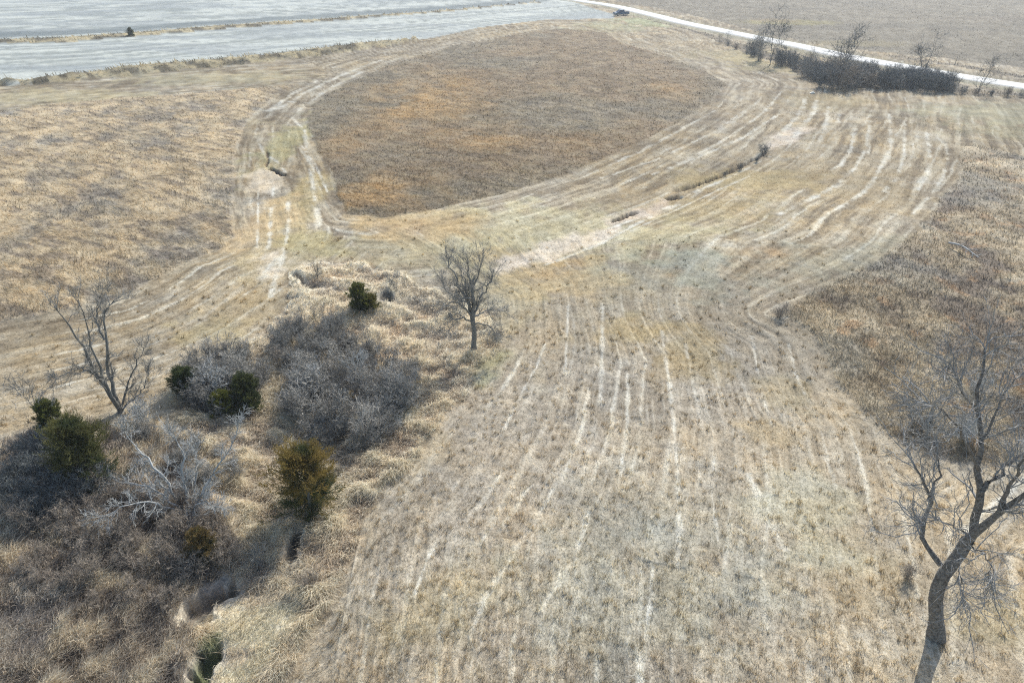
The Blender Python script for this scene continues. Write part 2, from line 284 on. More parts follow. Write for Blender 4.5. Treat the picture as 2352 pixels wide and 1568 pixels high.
z11 = (ZN == 11); col = np.where(z11[:, None], mix(col*0+lin((150, 138, 118)), (104, 100, 94), sm(.55, .35, n2)*.8), col)
mr = sm(9, 5, dr)*(sST > 0)*(ZN != 11); col = mix(col, (164, 162, 136), mr*.7)
mr = sm(4.6, 3.6, dr+edge); col = mix(col, (196, 190, 176), mr)
# height
H = base.copy()
lump = (fbm(x/.55, y/.55, 3, 81)-.5)
H += lump*.10*sm(120, 40, rr.ravel()) + ((rows-.5)*.16+(rfine-.5)*.10)*(ZN == 0)
H += sm(.8, -.8, sD)*(hm-.42)*1.2*(1-.75*sm(.5, -.5, sSM)) + sm(.8, -.8, sBL)*(hm2-.45)*1.1
H += sm(.8, -.8, sC)*(gC-.4)*.9 + sm(.5, -.5, sA)*(gA-.3)*.5 + sm(.5, -.5, sB)*(gB-.35)*.6
H += sm(w1+1.0, 0, d1)*1.3*(.6+.8*fbm(x/2.5, y/2.5, 2, 402)) + sm(w2+1.5, 0, d2)*.5
H += sm(.5, 1.5, dr-3.4)*0 - .35*np.exp(-((dr-6.5)/1.8)**2)
dirt = np.zeros(len(x)); clr = np.zeros(len(x))
for pl, hw, dep in GUL:
    q, t = dist_line(x, y, pl); q = q+(n3-.5)*.6*(.3+hw)*1.6+(n2-.5)*.9*(.3+hw)
    g = sm(hw*1.7, hw*.5, q)*sm(0, .12, t)*sm(1, .88, t)*(.7+.5*sm(.3, .6, fbm(x/1.6, y/1.6, 2, 63))); H -= g*dep; dirt = np.maximum(dirt, g); clr = np.maximum(clr, sm(hw*2.2, hw*1.3, q)*sm(0, .08, t)*sm(1, .92, t))
H = np.where(rr.ravel() > 500, np.where(dr < 12, base, H*1.0), H)
col = mix(col, (92, 78, 64), sm(.35, .8, dirt)*.9)
q, t = dist_line(x, y, GUL[5][0]); col = mix(col, (98, 108, 50), sm(.7, .3, q)*.85)
mot = fbm(x/.7, y/.7, 3, 301)*sm(150, 60, rr.ravel())+fbm(x/2.4, y/2.4, 3, 302)*(1-sm(150, 60, rr.ravel()))
mot2 = fbm(x/6., y/6., 3, 303); col = col*(1+((mot-.5)*(.42+.4*sm(50, 90, rr.ravel()))+(mot2-.5)*.2)*np.where(np.isin(ZN, (7, 10)), .35, 1.))[:, None]
hue = (fbm(x/1.8, y/1.8, 3, 304)-.5)*.26*np.where(np.isin(ZN, (7, 8, 10)), .2, 1.); col = col*np.stack([1+hue*.5, np.ones(len(x)), 1-hue], 1)
lumc = col@np.array([.3, .55, .15]); satz = .70+.17*sm(45, 75, rr.ravel()); satz[ZN == 1] = .72; satz[ZN == 2] = .85; satz[np.isin(ZN, (3, 4, 5, 6))] = .66; satz[np.isin(ZN, (4, 6))] = .5; satz[ZN == 5] = .5; satz[np.isin(ZN, (7, 8, 10))] = .9
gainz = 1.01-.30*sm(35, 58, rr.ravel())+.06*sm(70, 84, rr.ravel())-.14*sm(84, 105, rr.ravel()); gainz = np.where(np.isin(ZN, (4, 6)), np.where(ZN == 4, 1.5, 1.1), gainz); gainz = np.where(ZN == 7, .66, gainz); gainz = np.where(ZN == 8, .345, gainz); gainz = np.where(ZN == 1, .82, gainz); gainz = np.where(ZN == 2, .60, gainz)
gainz = np.where(ZN == 5, 1.58, gainz); gainz = np.where(ZN == 3, .98, gainz)
col = (lumc[:, None]+(col-lumc[:, None])*satz[:, None])*gainz[:, None]; col = col*np.where((ZN == 7)[:, None], np.array([[.93, 1.0, 1.03]]), 1.0)  # crop field tinted cyan: cool light and lens tint put into its colour
col = col*np.array([1.0, .995, .93]); col = col*np.where((ZN == 2)[:, None], np.array([[1.0, 1.0, .90]]), 1.0); col = col*np.where(np.isin(ZN, (3, 5))[:, None], np.array([[.985, 1.0, .985]]), 1.0); col = col*np.where(np.isin(ZN, (4, 6))[:, None], np.array([[.965, 1.0, .985]]), 1.0); col = np.maximum(col, 0); col = col/np.maximum(col.max(1)/.62, 1)[:, None]; COLG = col; HG = H

def lut(X, Y):                                    # nearest grid index for world points
    r_ = np.hypot(X, Y); t_ = np.degrees(np.arctan2(X, Y)); a_ = np.degrees(np.arctan2(CAMH, r_))
    ti = np.clip(np.round(np.interp(t_, TH, np.arange(NT))).astype(int), 0, NT-1)
    ri = np.clip(np.round(np.interp(-a_, -DA, np.arange(NR))).astype(int), 0, NR-1)
    return ri*NT+ti
def gz(X, Y): return HG[lut(np.atleast_1d(X), np.atleast_1d(Y))]
def at(u, v):
    p = PG(u, v)[0]; p[2] = float(gz(p[0], p[1])[0]); return p

# ------------------------------------------------------------------ materials
def nodes(name):
    m = bpy.data.materials.new(name); m.use_nodes = True; return m, m.node_tree, m.node_tree.nodes['Principled BSDF']
def mat_ground(name, bumpd=.06, sc=7.0, contrast=.30):
    m, t, b = nodes(name); N = t.nodes.new; L = t.links.new
    at_ = N('ShaderNodeAttribute'); at_.attribute_name = 'tint'
    co = N('ShaderNodeNewGeometry')
    n = N('ShaderNodeTexNoise'); n.inputs['Scale'].default_value = sc; n.inputs['Detail'].default_value = 5; n.inputs['Roughness'].default_value = .7
    L(co.outputs['Position'], n.inputs['Vector'])
    n2_ = N('ShaderNodeTexNoise'); n2_.inputs['Scale'].default_value = sc*.28; n2_.inputs['Detail'].default_value = 4
    L(co.outputs['Position'], n2_.inputs['Vector'])
    mr_ = N('ShaderNodeMapRange'); mr_.inputs['From Min'].default_value = .3; mr_.inputs['From Max'].default_value = .7
    mr_.inputs['To Min'].default_value = 1-contrast; mr_.inputs['To Max'].default_value = 1+contrast; L(n.outputs[0], mr_.inputs['Value'])
    mr2 = N('ShaderNodeMapRange'); mr2.inputs['From Min'].default_value = .3; mr2.inputs['From Max'].default_value = .7
    mr2.inputs['To Min'].default_value = .88; mr2.inputs['To Max'].default_value = 1.12; L(n2_.outputs[0], mr2.inputs['Value'])
    mu = N('ShaderNodeMath'); mu.operation = 'MULTIPLY'; L(mr_.outputs[0], mu.inputs[0]); L(mr2.outputs[0], mu.inputs[1])
    vm = N('ShaderNodeVectorMath'); vm.operation = 'SCALE'; L(at_.outputs['Color'], vm.inputs[0]); L(mu.outputs[0], vm.inputs['Scale'])
    L(vm.outputs[0], b.inputs['Base Color'])
    bp = N('ShaderNodeBump'); bp.inputs['Strength'].default_value = 1; bp.inputs['Distance'].default_value = bumpd; L(n.outputs[0], bp.inputs['Height']); L(bp.outputs[0], b.inputs['Normal'])
    b.inputs['Roughness'].default_value = .85; b.inputs['Specular IOR Level'].default_value = .06
    return m
def mat_blade(name, trans=.35):
    m, t, b = nodes(name); N = t.nodes.new; L = t.links.new
    at_ = N('ShaderNodeAttribute'); at_.attribute_name = 'tint'
    df = N('ShaderNodeBsdfDiffuse'); tr = N('ShaderNodeBsdfTranslucent'); mx = N('ShaderNodeMixShader'); mx.inputs[0].default_value = trans
    L(at_.outputs['Color'], df.inputs[0]); L(at_.outputs['Color'], tr.inputs[0]); L(df.outputs[0], mx.inputs[1]); L(tr.outputs[0], mx.inputs[2])
    L(mx.outputs[0], t.nodes['Material Output'].inputs['Surface']); t.nodes.remove(b)
    return m
def mat_flat(name, c, rough=.8, noise=.25, sc=8, metal=0, spec=.3, bump=0):
    m, t, b = nodes(name); N = t.nodes.new; L = t.links.new
    tc = N('ShaderNodeTexCoord'); n = N('ShaderNodeTexNoise'); n.inputs['Scale'].default_value = sc; n.inputs['Detail'].default_value = 4; L(tc.outputs['Object'], n.inputs['Vector'])
    cr = N('ShaderNodeMapRange'); cr.inputs['To Min'].default_value = 1-noise; cr.inputs['To Max'].default_value = 1+noise; cr.inputs['From Min'].default_value = .3; cr.inputs['From Max'].default_value = .7
    L(n.outputs[0], cr.inputs['Value']); vm = N('ShaderNodeVectorMath'); vm.operation = 'SCALE'; vm.inputs[0].default_value = tuple(lin(c)); L(cr.outputs[0], vm.inputs['Scale'])
    L(vm.outputs[0], b.inputs['Base Color']); b.inputs['Roughness'].default_value = rough; b.inputs['Metallic'].default_value = metal; b.inputs['Specular IOR Level'].default_value = spec
    if bump:
        bp = N('ShaderNodeBump'); bp.inputs['Distance'].default_value = bump; L(n.outputs[0], bp.inputs['Height']); L(bp.outputs[0], b.inputs['Normal'])
    return m
M_ground = mat_ground('dry_turf', .05, 6.0, .28); M_crop = mat_ground('pale_crop_residue', .05, 2.2, .14); M_stub = mat_ground('corn_stubble', .10, 2.0, .30)
M_blade = mat_blade('dry_grass', .48)
M_bark = mat_flat('grey_bark', (118, 117, 110), .9, .35, 6, bump=.03); M_bark2 = mat_flat('dark_furrowed_bark', (116, 112, 105), .9, .55, 9, bump=.12)
M_twig = mat_flat('twig_bark', (140, 138, 130), .7, .2, 3)
M_silver = mat_flat('silvery_twigs', (166, 168, 164), .6, .25, 3)
M_purple = mat_flat('greyish_purple_twigs', (150, 147, 138), .7, .5, .5)
M_brown = mat_flat('brown_twigs', (146, 136, 122), .8, .3, 2)
M_pale = mat_flat('pale_twigs', (142, 142, 138), .6, .3, 2)
M_dark = mat_flat('dark_grey_twigs', (100, 104, 102), .7, .25, 2)  # dark grey base tone with slight random variation
M_gravel = mat_flat('white_gravel', (228, 226, 220), .9, .06, .6)

# ------------------------------------------------------------------ mesh builders
def mk(name, co, loops, starts, totals, mat, col_=None, parent=None, smooth=False, byte=False):
    me = bpy.data.meshes.new(name); co = np.ascontiguousarray(co, np.float32)
    me.vertices.add(len(co)); me.vertices.foreach_set('co', co.ravel())
    me.loops.add(len(loops)); me.loops.foreach_set('vertex_index', np.asarray(loops, np.int32))
    me.polygons.add(len(starts)); me.polygons.foreach_set('loop_start', np.asarray(starts, np.int32))
    if smooth: me.polygons.foreach_set('use_smooth', np.ones(len(starts), bool))
    me.update(calc_edges=True)
    if col_ is not None:
        a = me.color_attributes.new('tint', 'FLOAT_COLOR' if not byte else 'BYTE_COLOR', 'POINT')
        c4 = np.ones((len(co), 4), np.float32); c4[:, :3] = col_; a.data.foreach_set('color', c4.ravel())
    me.materials.append(mat)
    o = bpy.data.objects.new(name, me); C.objects.link(o)
    if parent is not None: o.parent = parent
    return o
def mkq(name, co, quads, mat, **k):
    n = len(quads); return mk(name, co, np.asarray(quads).ravel(), np.arange(n)*4, None, mat, **k)
def mkt(name, co, tris, mat, **k):
    n = len(tris); return mk(name, co, np.asarray(tris).ravel(), np.arange(n)*3, None, mat, **k)
def tag(o, label=None, cat=None, group=None, kind=None):
    if label: o['label'] = label
    if cat: o['category'] = cat
    if group: o['group'] = group
    if kind: o['kind'] = kind
    return o
def empty(name, loc, rz=0):
    o = bpy.data.objects.new(name, None); C.objects.link(o); o.location = loc; o.rotation_euler = (0, 0, rz); return o

# ground split at the field edges, shared vertices coincide so no seam
V = np.stack([x, y, HG], 1)
ii, jj = np.meshgrid(np.arange(NR-1), np.arange(NT), indexing='ij'); j2 = (jj+1) % NT
Q = np.stack([ii*NT+jj, (ii+1)*NT+jj, (ii+1)*NT+j2, ii*NT+j2], -1).reshape(-1, 4)[:, ::-1]
zq = np.where(sCR[Q].mean(1) < 0, 7, np.where(sST[Q].mean(1) < 0, 8, 0)); zq = np.where(d1[Q[:, 0]] < w1[Q[:, 0]], 0, zq)
def sub(name, sel, mat, inner=False):
    q = Q[sel]; used = np.unique(q); re = np.full(len(V), -1); re[used] = np.arange(len(used)); co = V[used]; qq = re[q]; cc = COLG[used]
    if inner:
        n0 = len(co); ring = re[np.arange(NT)]
        co = np.vstack([co, [[0, 0, float(HG[:NT].mean())]]]); cc = np.vstack([cc, cc[:1]])
        tri = np.stack([np.full(NT, n0), ring, np.roll(ring, -1)], 1)[:, ::-1]
        loops = np.concatenate([qq.ravel(), tri.ravel()]); starts = np.concatenate([np.arange(len(qq))*4, len(qq)*4+np.arange(NT)*3])
        return mk(name, co, loops, starts, None, mat, col_=cc, smooth=True)
    return mkq(name, co, qq, mat, col_=cc, smooth=True)
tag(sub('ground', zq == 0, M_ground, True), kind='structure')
tag(sub('crop_field', zq == 7, M_crop), kind='structure')
tag(sub('stubble_field', zq == 8, M_stub), kind='structure')
# road
def road():
    pl = []
    for i in range(len(ROAD)-1):
        n = max(2, int(np.hypot(*(ROAD[i+1]-ROAD[i]))/2.0)); pl += [ROAD[i]*(1-t)+ROAD[i+1]*t for t in np.linspace(0, 1, n, endpoint=False)]
    pl = np.array(pl)
    k = np.ones(15)/15; ext = np.vstack([np.repeat(pl[:1], 7, 0), pl, np.repeat(pl[-1:], 7, 0)])
    pl = np.stack([np.convolve(ext[:, 0], k, 'valid'), np.convolve(ext[:, 1], k, 'valid')], 1)
    d = np.gradient(pl, axis=0); d /= np.linalg.norm(d, axis=1)[:, None]; nrm = np.stack([-d[:, 1], d[:, 0]], 1)
    offs = np.array([-4.2, -3.4, -2.2, -1.0, 0, 1.0, 2.2, 3.4, 4.2]); zz = np.array([-.25, .10, .16, .19, .21, .19, .16, .10, -.25])
    P = pl[:, None, :]+nrm[:, None, :]*offs[None, :, None]; z = h0(pl[:, 0], pl[:, 1])[:, None]+zz[None, :]
    co = np.concatenate([P, z[..., None]], -1).reshape(-1, 3); n, m_ = len(pl), len(offs)
    a, b = np.meshgrid(np.arange(n-1), np.arange(m_-1), indexing='ij'); a = a.ravel(); b = b.ravel()
    q = np.stack([a*m_+b, (a+1)*m_+b, (a+1)*m_+b+1, a*m_+b+1], 1)
    wheel = np.array([0, .35, .9, .55, .75, .55, .9, .35, 0]); nn = fbm(co[:, 0]/3, co[:, 1]/3, 3, 91)
    wt = np.tile(wheel, n)*(.75+.5*nn)
    cc = lin((158, 156, 146))*(1-np.clip(wt, 0, 1))[:, None]+lin((214, 215, 210))*np.clip(wt, 0, 1)[:, None]
    tag(mkq('gravel_road', co, q[:, ::-1], M_road, col_=cc, smooth=True), kind='structure')
M_road = mat_ground('pale_gravel', .03, 5., .10); road()

# ------------------------------------------------------------------ grass
def blades(name, X, Y, L_, wd, lean, az, c, label, z=None, bend=.35):
    n = len(X); z = gz(X, Y) if z is None else z
    lx = np.sin(az)*np.sin(lean); ly = np.cos(az)*np.sin(lean); lz = np.cos(lean)
    a2 = rng.uniform(0, np.pi, n); bx = np.cos(a2)*wd; by = np.sin(a2)*wd
    b = np.stack([X, Y, z-.03], 1); side = np.stack([bx, by, 0*bx], 1)
    tip = b+np.stack([lx, ly, lz], 1)*L_[:, None]
    midp = b+np.stack([lx*.5*(1-bend), ly*.5*(1-bend), lz*.5*(1+bend)], 1)*L_[:, None]
    co = np.stack([b-side, b+side, midp+side*.8, tip, midp-side*.8], 1).reshape(-1, 3)
    i = np.arange(n)[:, None]*5
    q = i+np.array([[0, 1, 2, 4]]); t = i+np.array([[4, 2, 3]])
    loops = np.concatenate([q, t], 1).ravel(); starts = (np.arange(n)[:, None]*7+np.array([[0, 4]])).ravel()
    c = c/np.maximum(c.max(1)/.72, 1)[:, None]; cc = np.repeat(np.clip(c, 0, 1), 5, 0)
    o = mk(name, co, loops, starts, None, M_blade, col_=cc)
    tag(o, label, 'grass', kind='stuff'); return o
def cand(n, amin=2.2, amax=63):
    a = np.radians(rng.uniform(amin, amax, n)); t = np.radians(rng.uniform(-54, 54, n)); r_ = CAMH/np.tan(a)
    X = r_*np.sin(t); Y = r_*np.cos(t)
    dep = Y*math.cos(PITCH)+CAMH*math.sin(PITCH); hz = -CAMH*math.cos(PITCH)+Y*math.sin(PITCH)
    k = (np.abs(X/dep) < .80) & (np.abs(hz/dep) < .56)
    return X[k], Y[k], r_[k]
def pick(zs, n, amin=2.2, amax=63):
    X, Y, r_ = cand(n, amin, amax); i = lut(X, Y); k = np.isin(ZN[i], zs) & (clr[i] < .1+.85*rng.uniform(0, 1, len(X))**2); return X[k], Y[k], r_[k], i[k]
def cv(i, amp=.22, gain=1.0):
    c = COLG[i]; f = (1+rng.normal(0, amp, len(i)))*gain; hue = rng.normal(0, .04, len(i))
    return c*np.clip(f, .35, 1.9)[:, None]*np.stack([1+hue, np.ones(len(i)), 1-hue], 1)
def slant(r_): return np.hypot(r_, CAMH)/683.
U = rng.uniform
# mown turf
X, Y, r_, i = pick([0], 900000, 11)
n = len(X); sl_ = slant(r_)
def alongflow(i, sd): return FLOW[i]+rng.normal(0, sd, len(i))+np.where(U(0, 1, len(i)) < .5, 0, np.pi)
az = np.where(U(0, 1, n) < .5, alongflow(i, .6), U(0, 2*np.pi, n))
blades('short_grass', X, Y, U(.08, .30, n)*(1+r_/200), sl_*U(.08, .22, n), U(1.12, 1.54, n), az, cv(i, .24, 1.12), 'short mown straw coloured grass covering the open ground')
# pale straw stalks lying along the mowing rows
X, Y, r_, i = pick([0], 330000, 12); lum = COLG[i].sum(1); k = (U(0, 1, len(X)) < np.clip((lum-1.05)*1.6, .10, 1)); X, Y, r_, i = X[k], Y[k], r_[k], i[k]; n = len(X)
blades('straw_litter', X, Y, U(.3, .9, n), slant(r_)*U(.10, .22, n), U(1.3, 1.54, n), alongflow(i, .65), np.clip(cv(i, .15, 1.45), 0, .85), 'pale loose straw left lying in rows on the mown ground')
# little darker tussocks
nt_ = 3800; X, Y, r_, i = pick([0], nt_*2, 14); kk_ = r_ < U(45, 85, len(X)); X, Y, r_, i = X[kk_], Y[kk_], r_[kk_], i[kk_]; n0 = len(X); rep = 14
X = np.repeat(X, rep)+rng.normal(0, .09, n0*rep); Y = np.repeat(Y, rep)+rng.normal(0, .09, n0*rep); r_ = np.repeat(r_, rep); i = np.repeat(i, rep); tc = np.repeat(U(.72, 1.2, n0), rep); n = len(X)
blades('tussock_grass', X, Y, U(.15, .38, n), slant(r_)*U(.12, .25, n), U(.1, .9, n), U(0, 6.28, n), cv(i, .15)*tc[:, None]*np.array([1.06, .98, .85]), 'small tufts of brownish grass dotted over the mown ground')
# tall plots
def tall(name, zs, n, Lr, lean, azm, azs, label, seed, amin=3, gain=1.0, clump=2.0, amp=.22):
    X, Y, r_, i = pick(zs, n, amin); n = len(X); g = fbm(X/clump, Y/clump, 3, seed); g2 = fbm(X/(clump*.35), Y/(clump*.35), 2, seed+5)
    L_ = U(*Lr, n)*(.5+.9*g)*(.75+.5*g2)
    az = azm+rng.normal(0, azs, n)+(vn(X/5, Y/5, seed+9)-.5)*1.2
    blades(name, X, Y, L_, slant(r_)*U(.14, .34, n), np.clip(lean+rng.normal(0, .22, n)+(g2-.5)*.9, .05, 1.5), az, cv(i, amp, gain), label)
tall('prairie_grass', [1], 1300000, (.35, .8), 1.3, -1.05, .3, 'tall golden and grey dry grass leaning over in the left field', 101, gain=1.12, amp=.13)
tall('prairie_grass', [2], 1500000, (.3, .62), 1.28, -1.0, .5, 'tall brown and orange dry grass filling the rounded middle plot', 111, gain=1.12, amp=.11)
tall('rough_grass', [3], 1000000, (.35, .85), 1.12, -.4, 1.2, 'rough brown weeds and tall dry grass on the right side', 121, 6, gain=1.1, clump=1.3)
tall('matted_grass', [4], 1500000, (.5, 1.1), 1.2, 2.6, .7, 'long pale matted grass lying in folds along the draw', 131, 12, gain=1.42, clump=1.0)
tall('rough_grass', [5], 1300000, (.5, 1.1), .8, 1.2, .9, 'dense tangled brown grass in the lower left corner', 141, 14, gain=1.2, clump=.8)
tall('matted_grass', [6], 500000, (.35, .85), 1.15, 2.0, .9, 'smooth pale tan grass bank beside the narrow creek', 151, 14, gain=1.5, clump=1.0)
tall('terrace_grass', [9], 900000, (.6, 1.25), .8, -2.2, .5, 'tall pale grass strips along the terraces between crop fields', 161, 3, gain=1.0, clump=3.0)
tall('verge_grass', [11], 900000, (.35, .8), .9, -2., 1.2, 'dark unmown grass growing along the gravel road', 171, 3, gain=.9, clump=2.0)

X, Y, r_, i = pick([8], 420000, 3.2); n = len(X)
blades('corn_stubble', X, Y, U(.15, .45, n), slant(r_)*U(.12, .3, n), U(.1, 1.4, n), U(0, 6.28, n), cv(i, .3, 1.25), 'pale cut stalks standing in the stubble field across the road')
# ------------------------------------------------------------------ branching plants
def tubes(P, Rd, sides):
    N_, k = P.shape[:2]; T = np.gradient(P, axis=1); T /= np.linalg.norm(T, axis=2)[..., None]+1e-9
    ref = np.where(np.abs(T[..., 2:3]) > .8, np.array([1., 0, 0]), np.array([0, 0, 1.])); A = np.cross(T, ref); A /= np.linalg.norm(A, axis=2)[..., None]+1e-9; B = np.cross(T, A)
    an = np.arange(sides)*2*np.pi/sides
    co = P[:, :, None, :]+Rd[:, :, None, None]*(A[:, :, None, :]*np.cos(an)[:, None]+B[:, :, None, :]*np.sin(an)[:, None])
    a, b, c = np.meshgrid(np.arange(N_), np.arange(k-1), np.arange(sides), indexing='ij'); c2 = (c+1) % sides
    f = lambda a, b, c: (a*k+b)*sides+c
    q = np.stack([f(a, b, c), f(a, b, c2), f(a, b+1, c2), f(a, b+1, c)], -1).reshape(-1, 4)
    return co.reshape(-1, 3), q
def spawn(P, Rd, n_per, ang, lens, k, up=.15, wob=.18, rf=.5, tmin=.25, tmax=1.0, rtip=.3, taper=True, out=None):
    N_, kk = P.shape[:2]; n = N_*n_per; src = np.repeat(np.arange(N_), n_per)
    t = U(tmin, tmax, n)*(kk-1); a = np.minimum(t.astype(int), kk-2); fr = (t-a)[:, None]
    o = P[src, a]*(1-fr)+P[src, a+1]*fr; T = P[src, a+1]-P[src, a]; T /= np.linalg.norm(T, axis=1)[:, None]+1e-9
    r0 = (Rd[src, a]*(1-fr[:, 0])+Rd[src, a+1]*fr[:, 0])*rf
    rv = rng.normal(0, 1, (n, 3)); rv -= (rv*T).sum(1)[:, None]*T; rv /= np.linalg.norm(rv, axis=1)[:, None]+1e-9
    an = U(ang[0], ang[1], n)[:, None]; D = T*np.cos(an)+rv*np.sin(an); D[:, 2] += up; D /= np.linalg.norm(D, axis=1)[:, None]
    L_ = U(lens[0], lens[1], n)*(1-.45*(t/(kk-1))) if taper else U(lens[0], lens[1], n)
    pts = [o]; d = D
    for j in range(k-1):
        d = d+rng.normal(0, wob, (n, 3)); d[:, 2] += up*.25; d /= np.linalg.norm(d, axis=1)[:, None]; pts.append(pts[-1]+d*(L_/(k-1))[:, None])
    Pn = np.stack(pts, 1); Rn = r0[:, None]*np.linspace(1, rtip, k)[None, :]
    return Pn, np.maximum(Rn, 0)
def joinq(parts):
    co, q, off = [], [], 0
    for c_, q_ in parts: co.append(c_); q.append(q_+off); off += len(c_)
    return np.vstack(co), np.vstack(q)
def tri_twigs(P, wd):                             # thinnest twigs: slim tapered slivers
    b = P[:, 0]; t = P[:, -1]; m_ = P[:, P.shape[1]//2]; n = len(b); s_ = rng.normal(0, 1, (n, 3)); s_ /= np.linalg.norm(s_, axis=1)[:, None]; s_ = s_*np.reshape(wd, (-1, 1))
    co = np.stack([b-s_, b+s_, m_+s_*.7, m_-s_*.7, t], 1).reshape(-1, 3); i = np.arange(n)[:, None]*5
    return co, np.concatenate([(i+np.array([[0, 1, 2, 3]])), (i+np.array([[3, 2, 4, 4]]))], 0)
def degen(q):                                     # quads with a doubled last corner -> triangles in the loop list
    tri = q[:, 2] == q[:, 3]; loops = []; a = q[~tri]; b = q[tri][:, :3]
    return np.concatenate([a.ravel(), b.ravel()]), np.concatenate([np.arange(len(a))*4, len(a)*4+np.arange(len(b))*3])
def mkd(name, co, q, mat, **k):
    l, s_ = degen(q); return mk(name, co, l, s_, None, mat, **k)
def resample(pl, k):
    pl = np.asarray(pl, float); d = np.r_[0, np.cumsum(np.linalg.norm(np.diff(pl, axis=0), axis=1))]; t = np.linspace(0, d[-1], 60)
    s_ = np.stack([np.interp(t, d, pl[:, c]) for c in range(3)], 1)
    kk = np.ones(9)/9; e = np.vstack([2*s_[:1]-s_[4:0:-1], s_, 2*s_[-1:]-s_[-2:-6:-1]]); s_ = np.stack([np.convolve(e[:, c], kk, 'valid') for c in range(3)], 1)
    return s_[np.linspace(0, 59, k).astype(int)]
def px3(base, u, v, dy):                          # point above the plane through the tree, dy metres nearer (-) or farther (+)
    a, b, c = ray(u, v); t = (base[1]+dy)/b; return np.array([a*t, base[1]+dy, CAMH+c*t])

def bare_tree(name, baseuv, limbs, trunk, label, cat='bare tree', group=None, bark=None, twig=None, l1=(9, .6, 1.6), l2=(7, .3, .9), l3=(5, .15, .5), up=.12, rf=.55, wtw=.007, droop=0, mainr=None, l3w=1.0, wob=.2, w1=1.5):
    """limbs: list of (points [(u,v,dy)...], r0, r1); trunk likewise"""
    b = at(*baseuv); root = empty(name, tuple(b))
    def line(pts, k): 
        pl = [px3(b, *p) if len(p) == 3 else np.array(b) for p in pts]; return resample(pl, k)-b
    tp = line([()]+trunk[0] if trunk[0] and len(trunk[0][0]) == 3 else trunk[0], 10); tp[0, 2] -= .3
    tr = np.linspace(trunk[1], trunk[2], 10); tr[0] *= 1.45; tr[1] *= 1.15
    c_, q_ = tubes(tp[None], tr[None], 9); mkd('trunk', c_, q_, bark or M_bark, parent=root, smooth=True)
    Ps, Rs = [], []
    for pts, r0, r1 in limbs:
        lp = line(pts, 12); lp[2:-1] += rng.normal(0, .035+r0*.25, (9, 3)); lr = np.linspace(r0, r1, 12)*rng.uniform(.9, 1.12, 12); c_, q_ = tubes(lp[None], lr[None], 7)
        mkd('limb', c_, q_, bark or M_bark, parent=root, smooth=True); Ps.append(lp); Rs.append(lr)
    P = np.stack(Ps); Rd = np.stack(Rs)
    P1, R1 = spawn(P, Rd, l1[0], (.45, 1.1), l1[1:], 7, up, wob, rf, .2, 1.0); Pt, Rt = spawn(P[:, -2:], Rd[:, -2:], 4, (.05, .6), l1[1:], 7, up, wob, .9, .4, 1.0, taper=False); P1 = np.concatenate([P1, Pt]); R1 = np.concatenate([R1, Rt])
    P2, R2 = spawn(P1, R1, l2[0], (.4, 1.0), l2[1:], 5, up-droop, wob, .55, .15)
    P3, R3 = spawn(P2, np.maximum(R2, .006), l3[0], (.35, .9), l3[1:], 4, up*.5-droop, .15, .6, .1)
    P3b, _ = spawn(P2[:, -2:], R2[:, -2:], 2, (.1, .6), l3[1:], 4, up*.5, .12, .6, .5)
    P4 = np.concatenate([P3, P3b])
    R1 = np.maximum(R1, wtw*w1*np.linspace(1, .6, 7)[None, :])
    co, q = joinq([tubes(P1, R1, 4), tubes(P2, np.maximum(R2, wtw), 3), tri_twigs(P4, np.full(len(P4), wtw*l3w))])
    mkd('crown', co, q, twig or M_twig, parent=root)
    return tag(root, label, cat, group), b

# lone tree in the middle
bare_tree('bare_tree', (1089, 808), [
    ([(1086, 738, 0), (1078, 700, .3), (1058, 660, .8), (1040, 625, 1.2), (1030, 600, 1.5)], .17, .035),
    ([(1086, 735, 0), (1088, 690, -.3), (1078, 640, -.6), (1072, 600, -.8)], .17, .035),
    ([(1082, 712, 0), (1072, 680, .2), (1070, 640, 0), (1052, 612, .2)], .10, .02),
    ([(1087, 725, 0), (1100, 690, .5), (1118, 665, 1.), (1130, 640, 1.6)], .12, .03),
    ([(1087, 720, 0), (1083, 680, .6), (1095, 640, 1.), (1106, 605, 1.2)], .12, .025),
    ([(1087, 742, 0), (1065, 728, -.8), (1035, 735, -1.6), (1020, 752, -2.1)], .09, .02),
    ([(1087, 745, 0), (1110, 742, -.5), (1130, 752, -1.0), (1140, 770, -1.3)], .07, .018),
    ([(1086, 728, 0), (1105, 718, .9), (1125, 710, 1.8), (1145, 712, 2.4)], .08, .02),
    ([(1085, 725, 0), (1060, 700, -1.0), (1035, 690, -1.8), (1015, 700, -2.4)], .09, .02),
    ([(1084, 700, 0), (1050, 690, 1.2), (1025, 670, 2.2), (1018, 650, 2.8)], .08, .02)],
    ([(1088, 790, 0), (1090, 765, 0), (1086, 740, 0), (1084, 715, 0)], .24, .16),
    'lone spreading bare tree standing by itself at the end of the mown field', l1=(12, .8, 2.1), l2=(8, .4, 1.1), l3=(6, .2, .6), wtw=.009, w1=1.5)
